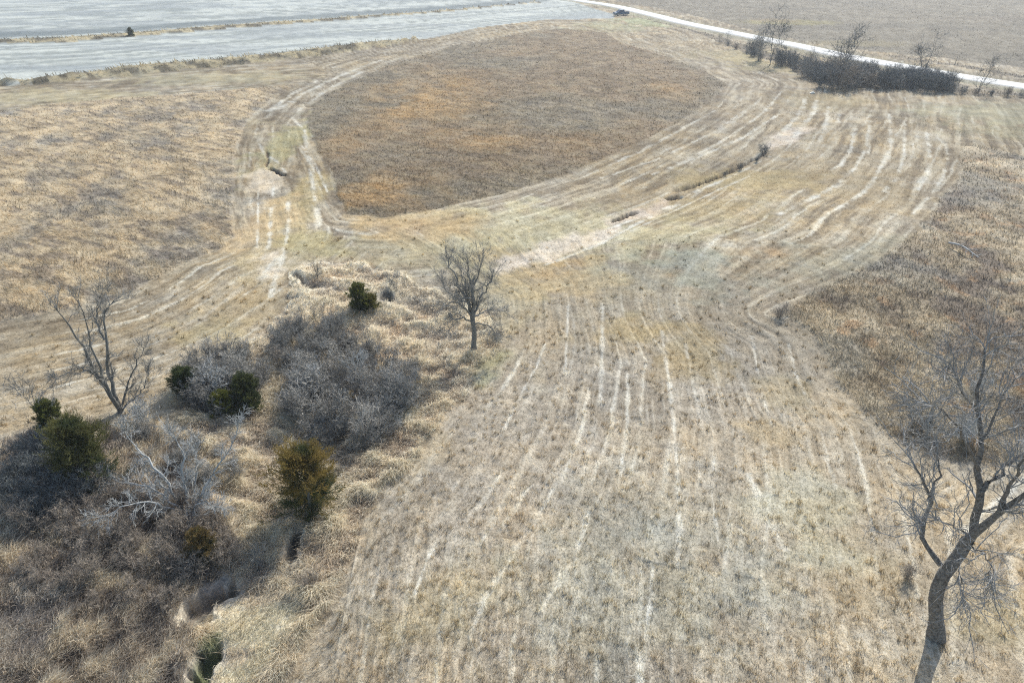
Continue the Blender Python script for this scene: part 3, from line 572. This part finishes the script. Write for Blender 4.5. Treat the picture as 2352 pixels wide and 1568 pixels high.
# left multi-stem tree
bare_tree('bare_tree', (278, 946), [
    ([(), (240, 885, -.3), (215, 850, -.6), (190, 790, -1.0), (160, 755, -1.4), (140, 725, -1.8), (125, 705, -2.)], .17, .03),
    ([(), (262, 900, .2), (250, 870, .4), (246, 820, .6), (240, 770, .9), (245, 720, 1.2), (262, 690, 1.5)], .17, .03),
    ([(), (252, 900, -.6), (240, 880, -.9), (228, 830, -1.1), (205, 785, -1.5), (200, 740, -1.8), (178, 690, -2.2)], .12, .025),
    ([(240, 780, .9), (222, 740, 1.4), (222, 700, 1.8), (235, 672, 2.)], .09, .02),
    ([(), (285, 905, .8), (300, 870, 1.3), (312, 835, 1.8), (330, 800, 2.2)], .10, .02),
    ([(), (300, 920, .3), (325, 900, .5), (340, 860, .8)], .08, .02),
    ([(218, 860, -.6), (185, 845, -1.6), (160, 850, -2.4), (130, 870, -3.0)], .07, .015)],
    ([(), (276, 940, 0)], .22, .2),
    'tall bare tree with several dark forking stems at the left by the mown strip', l1=(13, .7, 2.0), l2=(8, .35, 1.0), l3=(6, .2, .6), wtw=.009, w1=1.5)
# silvery spreading tree inside the left thicket
bare_tree('bare_tree', (430, 1176), [
    ([(), (400, 1140, .5), (375, 1090, 1.0), (345, 1060, 1.2), (310, 1030, 1.6), (285, 985, 1.8)], .12, .02),
    ([(), (425, 1130, .4), (418, 1080, .9), (420, 1040, 1.2), (400, 1000, 1.6)], .12, .02),
    ([(), (460, 1140, .2), (485, 1095, .5), (510, 1060, .9), (535, 1020, 1.2), (545, 990, 1.4)], .11, .02),
    ([(), (440, 1135, 1.), (455, 1080, 1.7), (450, 1030, 2.2)], .09, .018),
    ([(), (380, 1165, -.8), (330, 1150, -1.6), (280, 1160, -2.4), (240, 1185, -3.0)], .09, .015),
    ([(), (400, 1160, -.3), (350, 1120, .2), (300, 1105, .5), (260, 1115, .8)], .08, .015),
    ([(), (450, 1160, -1), (470, 1150, -1.6), (500, 1165, -2.2)], .06, .015)],
    ([(), (430, 1166, 0)], .16, .14),
    'silvery grey spreading bare tree tangled inside the left thicket', bark=M_silver, twig=M_silver, l1=(14, .6, 1.7), l2=(9, .3, .9), l3=(5, .15, .5), wtw=.009)
# big tree at the right edge
bare_tree('bare_tree', (2152, 1462), [
    ([(2160, 1296, 0), (2140, 1270, .3), (2122, 1245, .6), (2118, 1200, .9), (2135, 1160, 1.0), (2128, 1120, 1.2), (2100, 1070, 1.5)], 0.133, 0.035),
    ([(2215, 1262, 0), (2240, 1225, .2), (2250, 1180, .2), (2255, 1120, .4), (2250, 1060, .8), (2255, 1000, 1.2), (2248, 930, 1.7), (2255, 860, 2.2), (2262, 800, 2.6)], 0.211, 0.035),
    ([(2210, 1250, 0), (2250, 1212, -.4), (2300, 1180, -.8), (2345, 1140, -1.3), (2400, 1110, -1.8), (2470, 1050, -2.2)], 0.195, 0.042),
    ([(2254, 1130, .3), (2290, 1090, .5), (2330, 1050, .9), (2380, 1010, 1.2)], 0.109, 0.028),
    ([(2290, 1185, -.8), (2310, 1130, -.8), (2340, 1080, -1.2), (2370, 1000, -1.6)], 0.094, 0.025),
    ([(2250, 1080, .7), (2225, 1030, .3), (2200, 980, 0), (2165, 940, -.2), (2120, 920, -.4)], 0.078, 0.017),
    ([(2250, 1020, 1.), (2280, 960, 1.4), (2310, 900, 1.6), (2350, 860, 1.8)], 0.070, 0.017),
    ([(2222, 1225, .1), (2190, 1210, -.8), (2165, 1196, -1.6), (2110, 1200, -2.4)], 0.047, 0.010),
    ([(2230, 1255, 0), (2262, 1270, -.8), (2275, 1300, -1.3), (2270, 1330, -1.5)], 0.047, 0.010),
    ([(2200, 1290, 0), (2205, 1330, -.5), (2212, 1370, -.8)], 0.039, 0.008),
    ([(2130, 1150, 1.0), (2160, 1090, 1.3), (2150, 1030, 1.6), (2130, 980, 2.)], 0.055, 0.014),
    ([(2248, 950, 1.6), (2210, 900, 1.8), (2190, 850, 2.2)], 0.055, 0.014)],
    ([(2150, 1420, 0), (2148, 1365, 0), (2165, 1320, 0), (2200, 1280, 0), (2222, 1240, 0)], .34, .27),
    'large gnarled bare tree with a thick leaning trunk at the right edge', l1=(13, 1.0, 3.0), l2=(7, .5, 1.6), l3=(5, .25, .8), up=.10, wtw=.009, rf=.5, wob=.27, w1=3., l3w=.75, twig=M_pale, bark=M_bark2)

# generic shrubs and saplings: a mesh pool, copies share data
def shrub_mesh(name, h, wd, stems, mat, up=.1, tw=.010, l1=6, l2=5, l3=3, lean=.5):
    az = U(0, 6.28, stems); le = U(.05, lean, stems); b = np.zeros((stems, 3)); b[:, 0] = rng.normal(0, wd*.18, stems); b[:, 1] = rng.normal(0, wd*.18, stems); b[:, 2] = -.15
    d = np.stack([np.cos(az)*np.sin(le), np.sin(az)*np.sin(le), np.cos(le)], 1); pts = [b]; L_ = h*U(.55, 1.0, stems)
    for j in range(6):
        d = d+rng.normal(0, .09, (stems, 3)); d[:, 2] += .05; d /= np.linalg.norm(d, axis=1)[:, None]; pts.append(pts[-1]+d*(L_/6)[:, None])
    P = np.stack(pts, 1); Rd = np.linspace(1, .3, 7)[None, :]*U(.02, .035, stems)[:, None]*(h/2.5)**.7
    P1, R1 = spawn(P, Rd, l1, (.4, 1.1), (.28*h, .50*h), 5, up*.6, .26, .6, .12)
    P2, R2 = spawn(P1, R1, l2, (.4, 1.1), (.14*h, .28*h), 4, up*.3, .25, .7, .15)
    P3, R3 = spawn(P2, R2, l3, (.3, 1.1), (.08*h, .15*h), 3, 0, .2, .7, .1)
    co, q = joinq([tubes(P, np.maximum(Rd, .012), 4), tubes(P1, np.maximum(R1, tw*.8), 3), tri_twigs(P2, np.full(len(P2), tw)), tri_twigs(P3, np.full(len(P3), tw*.8))])
    return co, q
def pool(name, mats, n, **k):
    out = []
    for a in range(n):
        co, q = shrub_mesh(name, **k, mat=None); out.append((co, q))
    return out
def place_mesh(name, cq, mat, loc, rz, sc, label, cat, group=None, cache={}):
    key = (id(cq[0]), mat.name)
    if key not in cache:
        l, s_ = degen(cq[1]); o = mk(name, cq[0], l, s_, None, mat); cache[key] = o
    else:
        o = cache[key].copy(); C.objects.link(o); o.name = name
    o.location = tuple(loc); o.rotation_euler = (0, 0, rz); o.scale = (sc, sc, sc)
    return tag(o, label, cat, group)
SH = [shrub_mesh('s', 2.6, 2.2, 14, None, tw=.014, l1=8, l2=6, l3=2, lean=.85) for _ in range(4)]
SAP = [shrub_mesh('s', 3.0, .3, 2, None, up=.25, tw=.012, l1=14, l2=5, l3=3, lean=.18) for _ in range(3)]
DEN = [shrub_mesh('s', 4.5, 3.6, 24, None, up=.15, tw=.020, l1=7, l2=5, l3=3, lean=.6) for _ in range(3)]
TR = [shrub_mesh('s', 8., .7, n_, None, up=.2, tw=.021, l1=10, l2=6, l3=4, lean=.42) for n_ in (2, 3, 5)]
def inpoly(pts, n, minv=None):
    pl = np.array(pts, float); out = []
    while len(out) < n:
        u = U(pl[:, 0].min(), pl[:, 0].max()); v = U(pl[:, 1].min(), pl[:, 1].max())
        if sdf(np.array([u]), np.array([v]), pl)[0] < 0: out.append((u, v))
    return out
def brush(name, polys, n, pool_, mat, label, scr=(.6, 1.1)):
    parts = []
    for uv in inpoly(polys, n):
        p = at(*uv); co, q = pool_[random.randrange(len(pool_))]; a = U(0, 6.28); s_ = U(*scr); c_, n_ = math.cos(a), math.sin(a)
        cc = co*s_; cc = np.stack([cc[:, 0]*c_-cc[:, 1]*n_, cc[:, 0]*n_+cc[:, 1]*c_, cc[:, 2]], 1)+p; parts.append((cc, q))
    co, q = joinq(parts); return tag(mkd(name, co, q, mat), label, 'brush', kind='stuff')
brush('brush_thicket', [(660, 900), (700, 850), (760, 830), (850, 820), (930, 835), (975, 880), (965, 930), (905, 985), (845, 1030), (770, 1030), (700, 990), (660, 950)], 90, SH+SAP, M_purple, 'dense grey leafless brush mass in the middle of the draw', (.4, 1.25))
brush('brush_thicket', [(640, 790), (700, 730), (780, 745), (830, 790), (800, 830), (700, 850), (640, 860)], 44, SH+SAP, M_twig, 'loose pale brush at the upper end of the draw', (.5, .9))
brush('brush_thicket', [(410, 880), (500, 830), (590, 820), (640, 850), (600, 900), (560, 960), (470, 960), (410, 940)], 40, SH+SAP, M_purple, 'grey brush around the small dark cedars on the upper left bank', (.6, 1.0))
brush('brush_thicket', [(20, 1130), (110, 1040), (160, 1100), (330, 1140), (480, 1180), (530, 1230), (520, 1330), (400, 1330), (250, 1300), (120, 1260), (20, 1230)], 80, SH+SAP, M_brown, 'tangled brown brush covering the lower left bank', (.45, .85))
brush('brush_thicket', [(60, 1270), (240, 1290), (430, 1340), (400, 1400), (260, 1400), (60, 1350)], 26, SH+SAP, M_brown, 'thin brown brush scattered through the lower left grass', (.3, .6))
brush('brush_thicket', [(40, 1120), (110, 1020), (200, 1080), (240, 1130), (180, 1180), (80, 1190)], 28, SH, M_dark, 'dark blue grey brush beneath the left cedar', (.7, 1.1))
brush('brush_thicket', [(290, 1000), (420, 990), (560, 1030), (560, 1100), (500, 1160), (340, 1140), (290, 1080)], 22, SH+SAP, M_twig, 'grey twiggy brush round the silvery tree', (.35, .65))
brush('brush_thicket', [(1700, 118), (1760, 137), (1840, 160), (1880, 190), (1950, 200), (2150, 206), (2190, 212), (2140, 190), (2000, 180), (1900, 165), (1800, 138), (1740, 118)], 60, SH, M_dark, 'low dark brush filling the foot of the hedgerow', (1.1, 1.8))

# things that can be told apart
def one(nm, uv, pl, mat, sc, label, cat, rz=None, group=None):
    return place_mesh(nm, pl, mat, at(*uv), U(0, 6.28) if rz is None else rz, sc, label, cat, group)
one('sapling', (731, 642), SAP[0], M_bark, .85, 'thin straight bare sapling at the top end of the draw', 'sapling')
one('sapling', (909, 676), SAP[1], M_twig, .95, 'forked bare sapling right of the small green cedar', 'sapling')
one('sapling', (897, 672), SAP[2], M_twig, .6, 'short leaning stem beside the forked sapling', 'sapling')
one('sapling', (836, 780), SAP[2], M_twig, .45, 'tiny bare sapling on the pale grass below the green cedar', 'sapling')
one('sapling', (1058, 742), SAP[0], M_twig, .45, 'thin twig just left of the lone tree', 'sapling')
one('sapling', (870, 785), SAP[0], M_twig, .45, 'very small sapling standing above the grey thicket', 'sapling')
one('sapling', (720, 920), SAP[1], M_silver, 1.35, 'pale bare sapling rising from the left side of the grey thicket', 'sapling')
one('sapling', (830, 900), SAP[2], M_silver, 1.2, 'pale bare sapling rising from the middle of the grey thicket', 'sapling')
one('sapling', (775, 790), SAP[1], M_bark, .6, 'dark forked sapling left of the green cedar', 'sapling')
one('sapling', (545, 900), SAP[0], M_purple, 1.1, 'upright bare sapling behind the brush on the upper left bank', 'sapling')
one('sapling', (640, 855), SAP[2], M_brown, .8, 'brownish bare sapling at the upper edge of the draw', 'sapling')
one('sapling', (592, 1310), SAP[1], M_bark, 1.0, 'dark crooked sapling at the creek bend in the lower left', 'sapling')
one('sapling', (100, 982), SAP[2], M_purple, 1.5, 'leaning bare sapling near the left edge behind the large cedar', 'sapling')
one('sapling', (1140, 790), SAP[0], M_twig, .4, 'small bare twig right of the lone tree', 'sapling')
one('shrub', (330, 975), SH[0], M_silver, .9, 'silvery leafless shrub at the foot of the multi stemmed tree', 'shrub')
one('shrub', (490, 905), SH[1], M_silver, 1.15, 'pale silvery shrub arching over the small dark cedars', 'shrub')
one('shrub', (1757, 352), SH[2], M_dark, .75, 'small dark shrub at the head of the eroded gully', 'shrub')
one('shrub', (1792, 728), SH[3], M_brown, .55, 'low brown shrub at the pointed corner of the right rough patch', 'shrub')
one('shrub', (2080, 1330), SH[0], M_brown, .42, 'small brown shrub left of the large leaning tree trunk', 'shrub')
one('shrub', (1145, 778), SH[1], M_brown, .35, 'small round brown shrub just right of the lone tree', 'shrub')
one('shrub', (720, 1340), SH[2], M_brown, .5, 'low brown shrub on the pale grass right of the creek', 'shrub')
one('shrub', (2110, 985), SH[3], M_dark, .75, 'grey twiggy shrub at the lower edge of the right rough patch', 'shrub')
one('shrub', (2215, 1010), SH[1], M_silver, .9, 'pale twiggy shrub behind the crown of the large tree', 'shrub')
one('shrub', (895, 684), SH[0], M_dark, .35, 'dark little shrub at the base of the forked sapling', 'shrub')
one('shrub', (2250, 905), SH[2], M_silver, .7, 'pale wiry shrub high on the right rough patch', 'shrub')
one('shrub', (1738, 372), SH[1], M_dark, .38, 'very small dark shrub in the gully just below its head', 'shrub')
one('shrub', (1700, 390), SH[0], M_dark, .42, 'small dark shrub halfway along the eroded gully', 'shrub')
one('shrub', (1665, 404), SH[3], M_dark, .33, 'low dark tuft of brush in the lower part of the eroded gully', 'shrub')
# hedgerow along the road
for k_, (uv, v_, mt, sc, lb) in enumerate([((1768, 150), 1, M_bark, 1.75, 'tall bare tree leaning right at the left end of the hedgerow'), ((1742, 140), 2, M_purple, 1.3, 'clump of slender bare trees just left of the leaning hedgerow tree'),
        ((1925, 190), 2, M_dark, 1.6, 'widest bare tree rising above the middle of the hedgerow'), ((2112, 190), 1, M_dark, 1.35, 'upright bare tree above the right half of the hedgerow'), ((2245, 215), 0, M_bark, 1.25, 'slim forked bare tree at the right end of the hedgerow'),
        ((1652, 100), 0, M_bark, .5, 'very small bare tree near the left tip of the hedgerow'), ((1666, 99), 0, M_twig, .6, 'thin bare sapling at the left tip of the hedgerow'), ((1860, 170), 1, M_brown, .85, 'short brownish bare tree left of the widest hedgerow tree')]):
    one('bare_tree', uv, TR[v_], mt, sc, lb, 'bare tree', rz=[.5, 2., 1., 3., 2.2, .2, 1.4, 4.][k_])
for (u, v, s_) in [(1790, 152, .6), (1825, 163, .7), (1860, 178, .8), (1893, 203, 1.0), (1925, 203, 1.0), (1960, 200, .85), (1995, 201, .9), (2030, 203, .85), (2062, 204, .9), (2095, 207, .85), (2128, 211, .9), (2155, 212, .8), (2185, 214, .6), (2210, 216, .5), (2240, 218, .35), (2275, 220, .3), (2310, 222, .32), (2345, 224, .3), (1745, 140, .5), (1715, 124, .36), (1690, 113, .3), (1728, 131, .36), (1672, 104, .22), (1815, 150, .6), (1850, 162, .7), (1905, 185, .8), (1975, 190, .8), (2045, 193, .85), (2110, 197, .8)]:
    lab_, grp_ = (('low dark shrub at the thin right end of the hedgerow', 'low shrubs at the right end of the hedgerow') if s_ < .7 and u > 2100 else
                  ('small dark shrub at the thin left end of the hedgerow', 'small shrubs at the left end of the hedgerow') if u < 1760 else
                  ('dense dark leafless shrub in the thick middle of the hedgerow below the gravel road', 'dark shrubs making up the hedgerow'))
    one('hedge_shrub', (u, v), DEN[random.randrange(3)], random.choice((M_dark, M_dark, M_purple, M_brown)), s_*random.choice((.75, .9, 1.05, 1.2, 1.45)), lab_, 'shrub', group=grp_)

# ------------------------------------------------------------------ cedars
M_ced = mat_blade('cedar_foliage', .35)
def cedar(uv, h, wd, tipcol, tipamt, label, dens=1.0, squat=.55):
    b = at(*uv); root = empty('cedar', tuple(b)); c_, q_ = tubes(np.array([[[0, 0, -.2], [.03, 0, h*.3], [0, .04, h*.6], [0, 0, h*.9]]]), np.array([[.11, .09, .05, .02]])*h/4, 7)
    mkd('trunk', c_, q_, M_bark, parent=root, smooth=True)
    nb = int(190*dens); t = U(.02, .97, nb)**.85; az = U(0, 6.28, nb); z0 = t*h
    prof = wd*.5*(1.06*(1-t)**.62+.06)*sm(-.25, .18, t)*U(.4, 1.45, nb)
    lob = 1+.28*np.sin(az*3+t*7+1)+.15*np.sin(az*7+4*t); prof = prof*lob+.12
    P = np.zeros((nb, 6, 3)); 
    for j in range(6):
        f = j/5; P[:, j, 0] = np.cos(az)*prof*f; P[:, j, 1] = np.sin(az)*prof*f; P[:, j, 2] = z0+prof*(.12*f+.30*f*f)*np.clip(t*2.2-.25, -.2, 1)+rng.normal(0, .02, nb)
    P[:, 1:, :] += rng.normal(0, .03, (nb, 5, 3)); Rd = np.full((nb, 6), .012)
    P1, R1 = spawn(P, Rd, 12, (.25, .7), (.16*wd, .34*wd), 4, .35, .12, .8, .2, 1.0)
    P2, R2 = spawn(P1, R1, 6, (.3, .9), (.06*wd+.08, .12*wd+.08), 3, .1, .12, .8, .1)
    P3, R3 = spawn(P2, R2, 2, (.3, 1.1), (.08, .16), 3, .1, .12, .8, .1)
    tw = tubes(P, Rd*1.0, 3); s1 = tri_twigs(P1, np.full(len(P1), .016)); s2 = tri_twigs(P2, np.full(len(P2), .017)); s3 = tri_twigs(P3, np.full(len(P3), .015))
    co, q = joinq([tw, s1, s2, s3])
    n_ = fbm(co[:, 0]*1.6/wd*3+5, co[:, 2]*1.6+co[:, 1]/wd*3, 3, 201); rad = np.hypot(co[:, 0], co[:, 1])/(wd*.5)
    g = np.repeat(lin((62, 72, 48))[None, :], len(co), 0); g = mix(g, (84, 90, 54), sm(.4, .65, n_)*.8)
    hz = np.clip(co[:, 2]/h, 0, 1.2); g = mix(g, tipcol, np.clip(sm(.35, .7, n_*.6+.45*rad*hz+.15*hz)*tipamt, 0, 1))
    g *= (1.25+.3*(rng.uniform(-1, 1, len(co)//1)))[:, None]
    mkd('crown', co, q, M_ced, col_=np.clip(g, 0, 1), parent=root)
    return tag(root, label, 'cedar')
cedar((208, 1112), 4.6, 3.7, (104, 98, 60), .5, 'large dark green cedar in the left thicket')
cedar((715, 1172), 4.5, 3.7, (160, 130, 72), .45, 'orange tinged cedar standing over the creek below the grey thicket')
cedar((828, 716), 2.5, 1.5, (120, 118, 50), .4, 'small bright green cedar near the top of the draw', .8)
cedar((852, 716), 1.3, 1.3, (130, 116, 50), .4, 'low olive cedar tucked against the small green cedar', .5)
cedar((122, 985), 2.0, 1.5, (110, 112, 52), .4, 'small green cedar behind the large left cedar', .7)
cedar((476, 1292), 2.4, 1.4, (150, 120, 78), .5, 'small orange tipped cedar in the brown lower thicket', .6)
cedar((432, 905), 2.2, 1.8, (70, 80, 50), .3, 'dark cedar at the left side of the pale silvery shrub', .7)
cedar((572, 940), 2.7, 1.9, (84, 84, 48), .3, 'dark cedar at the right side of the pale silvery shrub', .7)
cedar((515, 945), 1.6, 1.5, (124, 124, 52), .6, 'olive green young cedar between the two dark cedars', .6)
cedar((302, 84), 2.4, 1.8, (92, 92, 60), .3, 'small rounded evergreen on the far grass terrace between the crop fields', .9)

# ------------------------------------------------------------------ pickup truck
import bmesh
def bxm(bm, x0, x1, y0, y1, z0, z1, tx=0, ty=0, bev=.0):
    vs = [bm.verts.new(p) for p in [(x0, y0, z0), (x1, y0, z0), (x1, y1, z0), (x0, y1, z0), (x0+tx, y0+ty, z1), (x1-tx, y0+ty, z1), (x1-tx, y1-ty, z1), (x0+tx, y1-ty, z1)]]
    fs = [bm.faces.new([vs[a] for a in f]) for f in [(3, 2, 1, 0), (4, 5, 6, 7), (0, 1, 5, 4), (1, 2, 6, 5), (2, 3, 7, 6), (3, 0, 4, 7)]]
    if bev: bmesh.ops.bevel(bm, geom=list({e for f in fs for e in f.edges}), offset=bev, segments=2, affect='EDGES')
def bobj(name, bm, mat, parent, smooth=False):
    me = bpy.data.meshes.new(name); bm.to_mesh(me); bm.free(); me.materials.append(mat); o = bpy.data.objects.new(name, me); C.objects.link(o); o.parent = parent
    if smooth:
        for p in me.polygons: p.use_smooth = True
    return o
def prof_body(bm, prof, y0, y1, bev=.05):
    a = [bm.verts.new((p[0], y0, p[1])) for p in prof]; b = [bm.verts.new((p[0], y1, p[1])) for p in prof]; n = len(prof)
    fs = [bm.faces.new(a), bm.faces.new(b[::-1])]+[bm.faces.new([a[i_], b[i_], b[(i_+1) % n], a[(i_+1) % n]]) for i_ in range(n)]
    bmesh.ops.recalc_face_normals(bm, faces=fs)
    if bev: bmesh.ops.bevel(bm, geom=list({e for f in fs for e in f.edges}), offset=bev, segments=2, affect='EDGES')
def truck():
    p = at(1426, 36.5); root = empty('pickup_truck', (p[0], p[1], p[2]+.03), R(206)); root.scale = (1.22, 1.22, 1.22)
    paint = mat_flat('dark_teal_paint', (22, 74, 104), .25, .04, 1, .3, .6); glass = mat_flat('dark_glass', (26, 44, 52), .08, .02, 1, 0, .8); rub = mat_flat('rubber', (26, 26, 28), .8, .1, 3)
    chrome = mat_flat('chrome', (190, 196, 200), .2, .03, 2, .9, .6); lampm = mat_flat('lamp_glass', (220, 226, 230), .1, .03, 2, 0, .8); red = mat_flat('tail_lamp_red', (130, 20, 18), .3, .03, 2); blk = mat_flat('black_plastic', (22, 22, 24), .6, .05, 3)
    bm = bmesh.new(); prof_body(bm, [(-2.85, .40), (2.75, .36), (2.88, .6), (2.86, 1.0), (2.75, 1.12), (1.35, 1.22), (-.75, 1.24), (-2.85, 1.22)], -.98, .98, .06)
    bobj('body', bm, paint, root)
    bm = bmesh.new(); vs = []
    for z, xa, xb, yy in [(1.2, -.95, 1.55, .93), (1.86, -.72, .62, .74), (1.92, -.6, .5, .68)]:
        vs.append([bm.verts.new(q) for q in [(xa, -yy, z), (xb, -yy, z), (xb, yy, z), (xa, yy, z)]])
    for a, b in zip(vs, vs[1:]):
        for i_ in range(4): bm.faces.new([a[i_], a[(i_+1) % 4], b[(i_+1) % 4], b[i_]])
    bm.faces.new(vs[-1]); bm.faces.new(vs[0][::-1]); bobj('cab', bm, paint, root)
    def quad(name, pts, mat):
        bm = bmesh.new(); f = bm.faces.new([bm.verts.new(q) for q in pts]); r_ = bmesh.ops.extrude_face_region(bm, geom=[f]); n_ = f.normal.copy(); f.normal_update()
        bmesh.ops.translate(bm, verts=[g for g in r_['geom'] if isinstance(g, bmesh.types.BMVert)], vec=f.normal*.02); bmesh.ops.recalc_face_normals(bm, faces=bm.faces[:]); return bobj(name, bm, mat, root)
    quad('windshield', [(1.47, -.84, 1.27), (1.47, .84, 1.27), (.72, .70, 1.82), (.72, -.70, 1.82)], glass)
    quad('rear_window', [(-.96, .78, 1.30), (-.96, -.78, 1.30), (-.76, -.68, 1.8), (-.76, .68, 1.8)], glass)
    for s_ in (-1, 1):
        for xa, xb, xc, xd in [(.38, 1.3, .62, .38), (-.7, .3, .3, -.62)]:
            quad('side_window', [(xa, s_*.925, 1.28), (xb, s_*.925, 1.28), (xc, s_*.775, 1.80), (xd, s_*.775, 1.80)][::s_], glass)
        bm = bmesh.new(); bxm(bm, 2.70, 2.89, s_*.82-.14, s_*.82+.14, .82, 1.04, bev=.03); bobj('headlight', bm, lampm, root)
        bm = bmesh.new(); bxm(bm, -2.88, -2.8, s_*.9-.07, s_*.9+.07, .8, 1.16, bev=.02); bobj('tail_light', bm, red, root)
        bm = bmesh.new(); bxm(bm, 1.05, 1.2, s_*1.1-.11, s_*1.1+.11, 1.22, 1.42, bev=.03); bobj('side_mirror', bm, blk, root)
        for xw in (1.85, -1.75):
            t = empty('wheel', (xw, s_*.88, .40)); t.parent = root
            for nm, r1_, r0_, wd, m_ in [('tyre', .40, .26, .14, rub), ('rim', .265, .05, .12, chrome)]:
                bm = bmesh.new(); n_ = 20; rings = []
                for (rr_, yy) in [(r0_, -wd), (r1_-.03, -wd), (r1_, -wd+.04), (r1_, wd-.04), (r1_-.03, wd), (r0_, wd)]:
                    rings.append([bm.verts.new((math.cos(a_*2*math.pi/n_)*rr_, yy, math.sin(a_*2*math.pi/n_)*rr_)) for a_ in range(n_)])
                for a, b in zip(rings, rings[1:]+rings[:1]):
                    for i_ in range(n_): bm.faces.new([a[i_], a[(i_+1) % n_], b[(i_+1) % n_], b[i_]])
                bmesh.ops.recalc_face_normals(bm, faces=bm.faces[:]); bobj(nm, bm, m_, t)
    bm = bmesh.new(); bxm(bm, 2.80, 2.90, -.62, .62, .74, 1.04, bev=.02); bobj('grille', bm, blk, root)
    bm = bmesh.new(); bxm(bm, 2.78, 3.02, -.96, .96, .48, .70, bev=.05); bobj('front_bumper', bm, chrome, root)
    bm = bmesh.new(); bxm(bm, -3.02, -2.82, -.94, .94, .5, .7, bev=.05); bobj('rear_bumper', bm, chrome, root)
    bm = bmesh.new(); bxm(bm, -2.75, -1.02, -.84, .84, 1.235, 1.27, bev=.01); bobj('bed_cover', bm, blk, root)
    tag(root, 'dark blue pickup truck parked where the field meets the gravel road', 'truck')
truck()

# ------------------------------------------------------------------ small things
def rock(uv, s3, label, col_, name='rock'):
    p = at(*uv); bm = bmesh.new(); bmesh.ops.create_icosphere(bm, subdivisions=3, radius=1)
    for v_ in bm.verts:
        f = 1+.25*math.sin(v_.co.x*5+1)*math.cos(v_.co.y*4)+.12*math.sin(v_.co.z*9); v_.co = Vector((v_.co.x*f*s3[0], v_.co.y*f*s3[1], v_.co.z*f*s3[2]))
    me = bpy.data.meshes.new(name); bm.to_mesh(me); bm.free(); me.materials.append(mat_flat(name+'_stone', col_, .9, .15, 4, bump=.03)); o = bpy.data.objects.new(name, me); C.objects.link(o)
    o.location = (p[0], p[1], p[2]+s3[2]*.4); tag(o, label, 'rock')
rock((1866, 215), (.55, .35, .28), 'pale white rock lying on the grass below the hedgerow', (236, 228, 208))
rock((1876, 66), (.5, .4, .3), 'small pale rock at the edge of the stubble field behind the leaning tree', (200, 198, 190)) if False else None
# weathered fallen branch on the right rough patch
def fallen(uv0, uv1, label):
    a = at(*uv0); b = at(*uv1); root = empty('fallen_branch', tuple(a)); d = b-a
    P = np.stack([d*t+np.array([.15*math.sin(t*5), .2*math.sin(t*4), .45+.25*math.sin(t*3)]) for t in np.linspace(0, 1, 8)])[None]; Rd = np.linspace(.11, .04, 8)[None]
    P1, R1 = spawn(P, Rd, 9, (.4, 1.), (.8, 1.9), 5, .05, .2, .5, .3); P2, R2 = spawn(P1, R1, 4, (.4, 1.), (.3, .7), 4, 0, .2, .6, .2)
    c_, q_ = tubes(P, Rd, 6); mkd('bough', c_, q_, M_silver, parent=root, smooth=True)
    co, q = joinq([tubes(P1, np.maximum(R1, .02), 4), tubes(P2, np.maximum(R2, .012), 3)]); mkd('side_branches', co, q, M_silver, parent=root)
    tag(root, label, 'fallen branch')
fallen((2175, 568), (2245, 600), 'weathered grey fallen branch lying in the rough grass on the right')
# leaning post on the far bank of the road
def post():
    p = at(2192, 150); root = empty('post', tuple(p)); c_, q_ = tubes(np.array([[[0, 0, -.3], [.08, 0, .8], [.2, 0, 2.0]]]), np.array([[.07, .065, .06]]), 8)
    o = mkd('shaft', c_, q_, M_bark, parent=root); c_, q_ = tubes(np.array([[[.2, 0, 1.98], [.205, 0, 2.05], [.21, 0, 2.06]]]), np.array([[.068, .05, .005]]), 8); mkd('top', c_, q_, M_dark, parent=root)
    tag(root, 'thin leaning wooden post on the far verge of the gravel road', 'post')
post()

# ------------------------------------------------------------------ air
bm = bmesh.new(); bxm(bm, -900, 900, -60, 1500, -14, 33); mh = bpy.data.materials.new('pale_air'); mh.use_nodes = True; t_ = mh.node_tree; t_.nodes.clear()
pv = t_.nodes.new('ShaderNodeVolumePrincipled'); pv.inputs['Color'].default_value = (.86, .93, 1, 1); pv.inputs['Density'].default_value = .0003; pv.inputs['Anisotropy'].default_value = .3
ou = t_.nodes.new('ShaderNodeOutputMaterial'); t_.links.new(pv.outputs[0], ou.inputs['Volume'])
me = bpy.data.meshes.new('haze'); bm.to_mesh(me); bm.free(); me.materials.append(mh); hz_ = bpy.data.objects.new('haze', me); C.objects.link(hz_); hz_['kind'] = 'stuff'
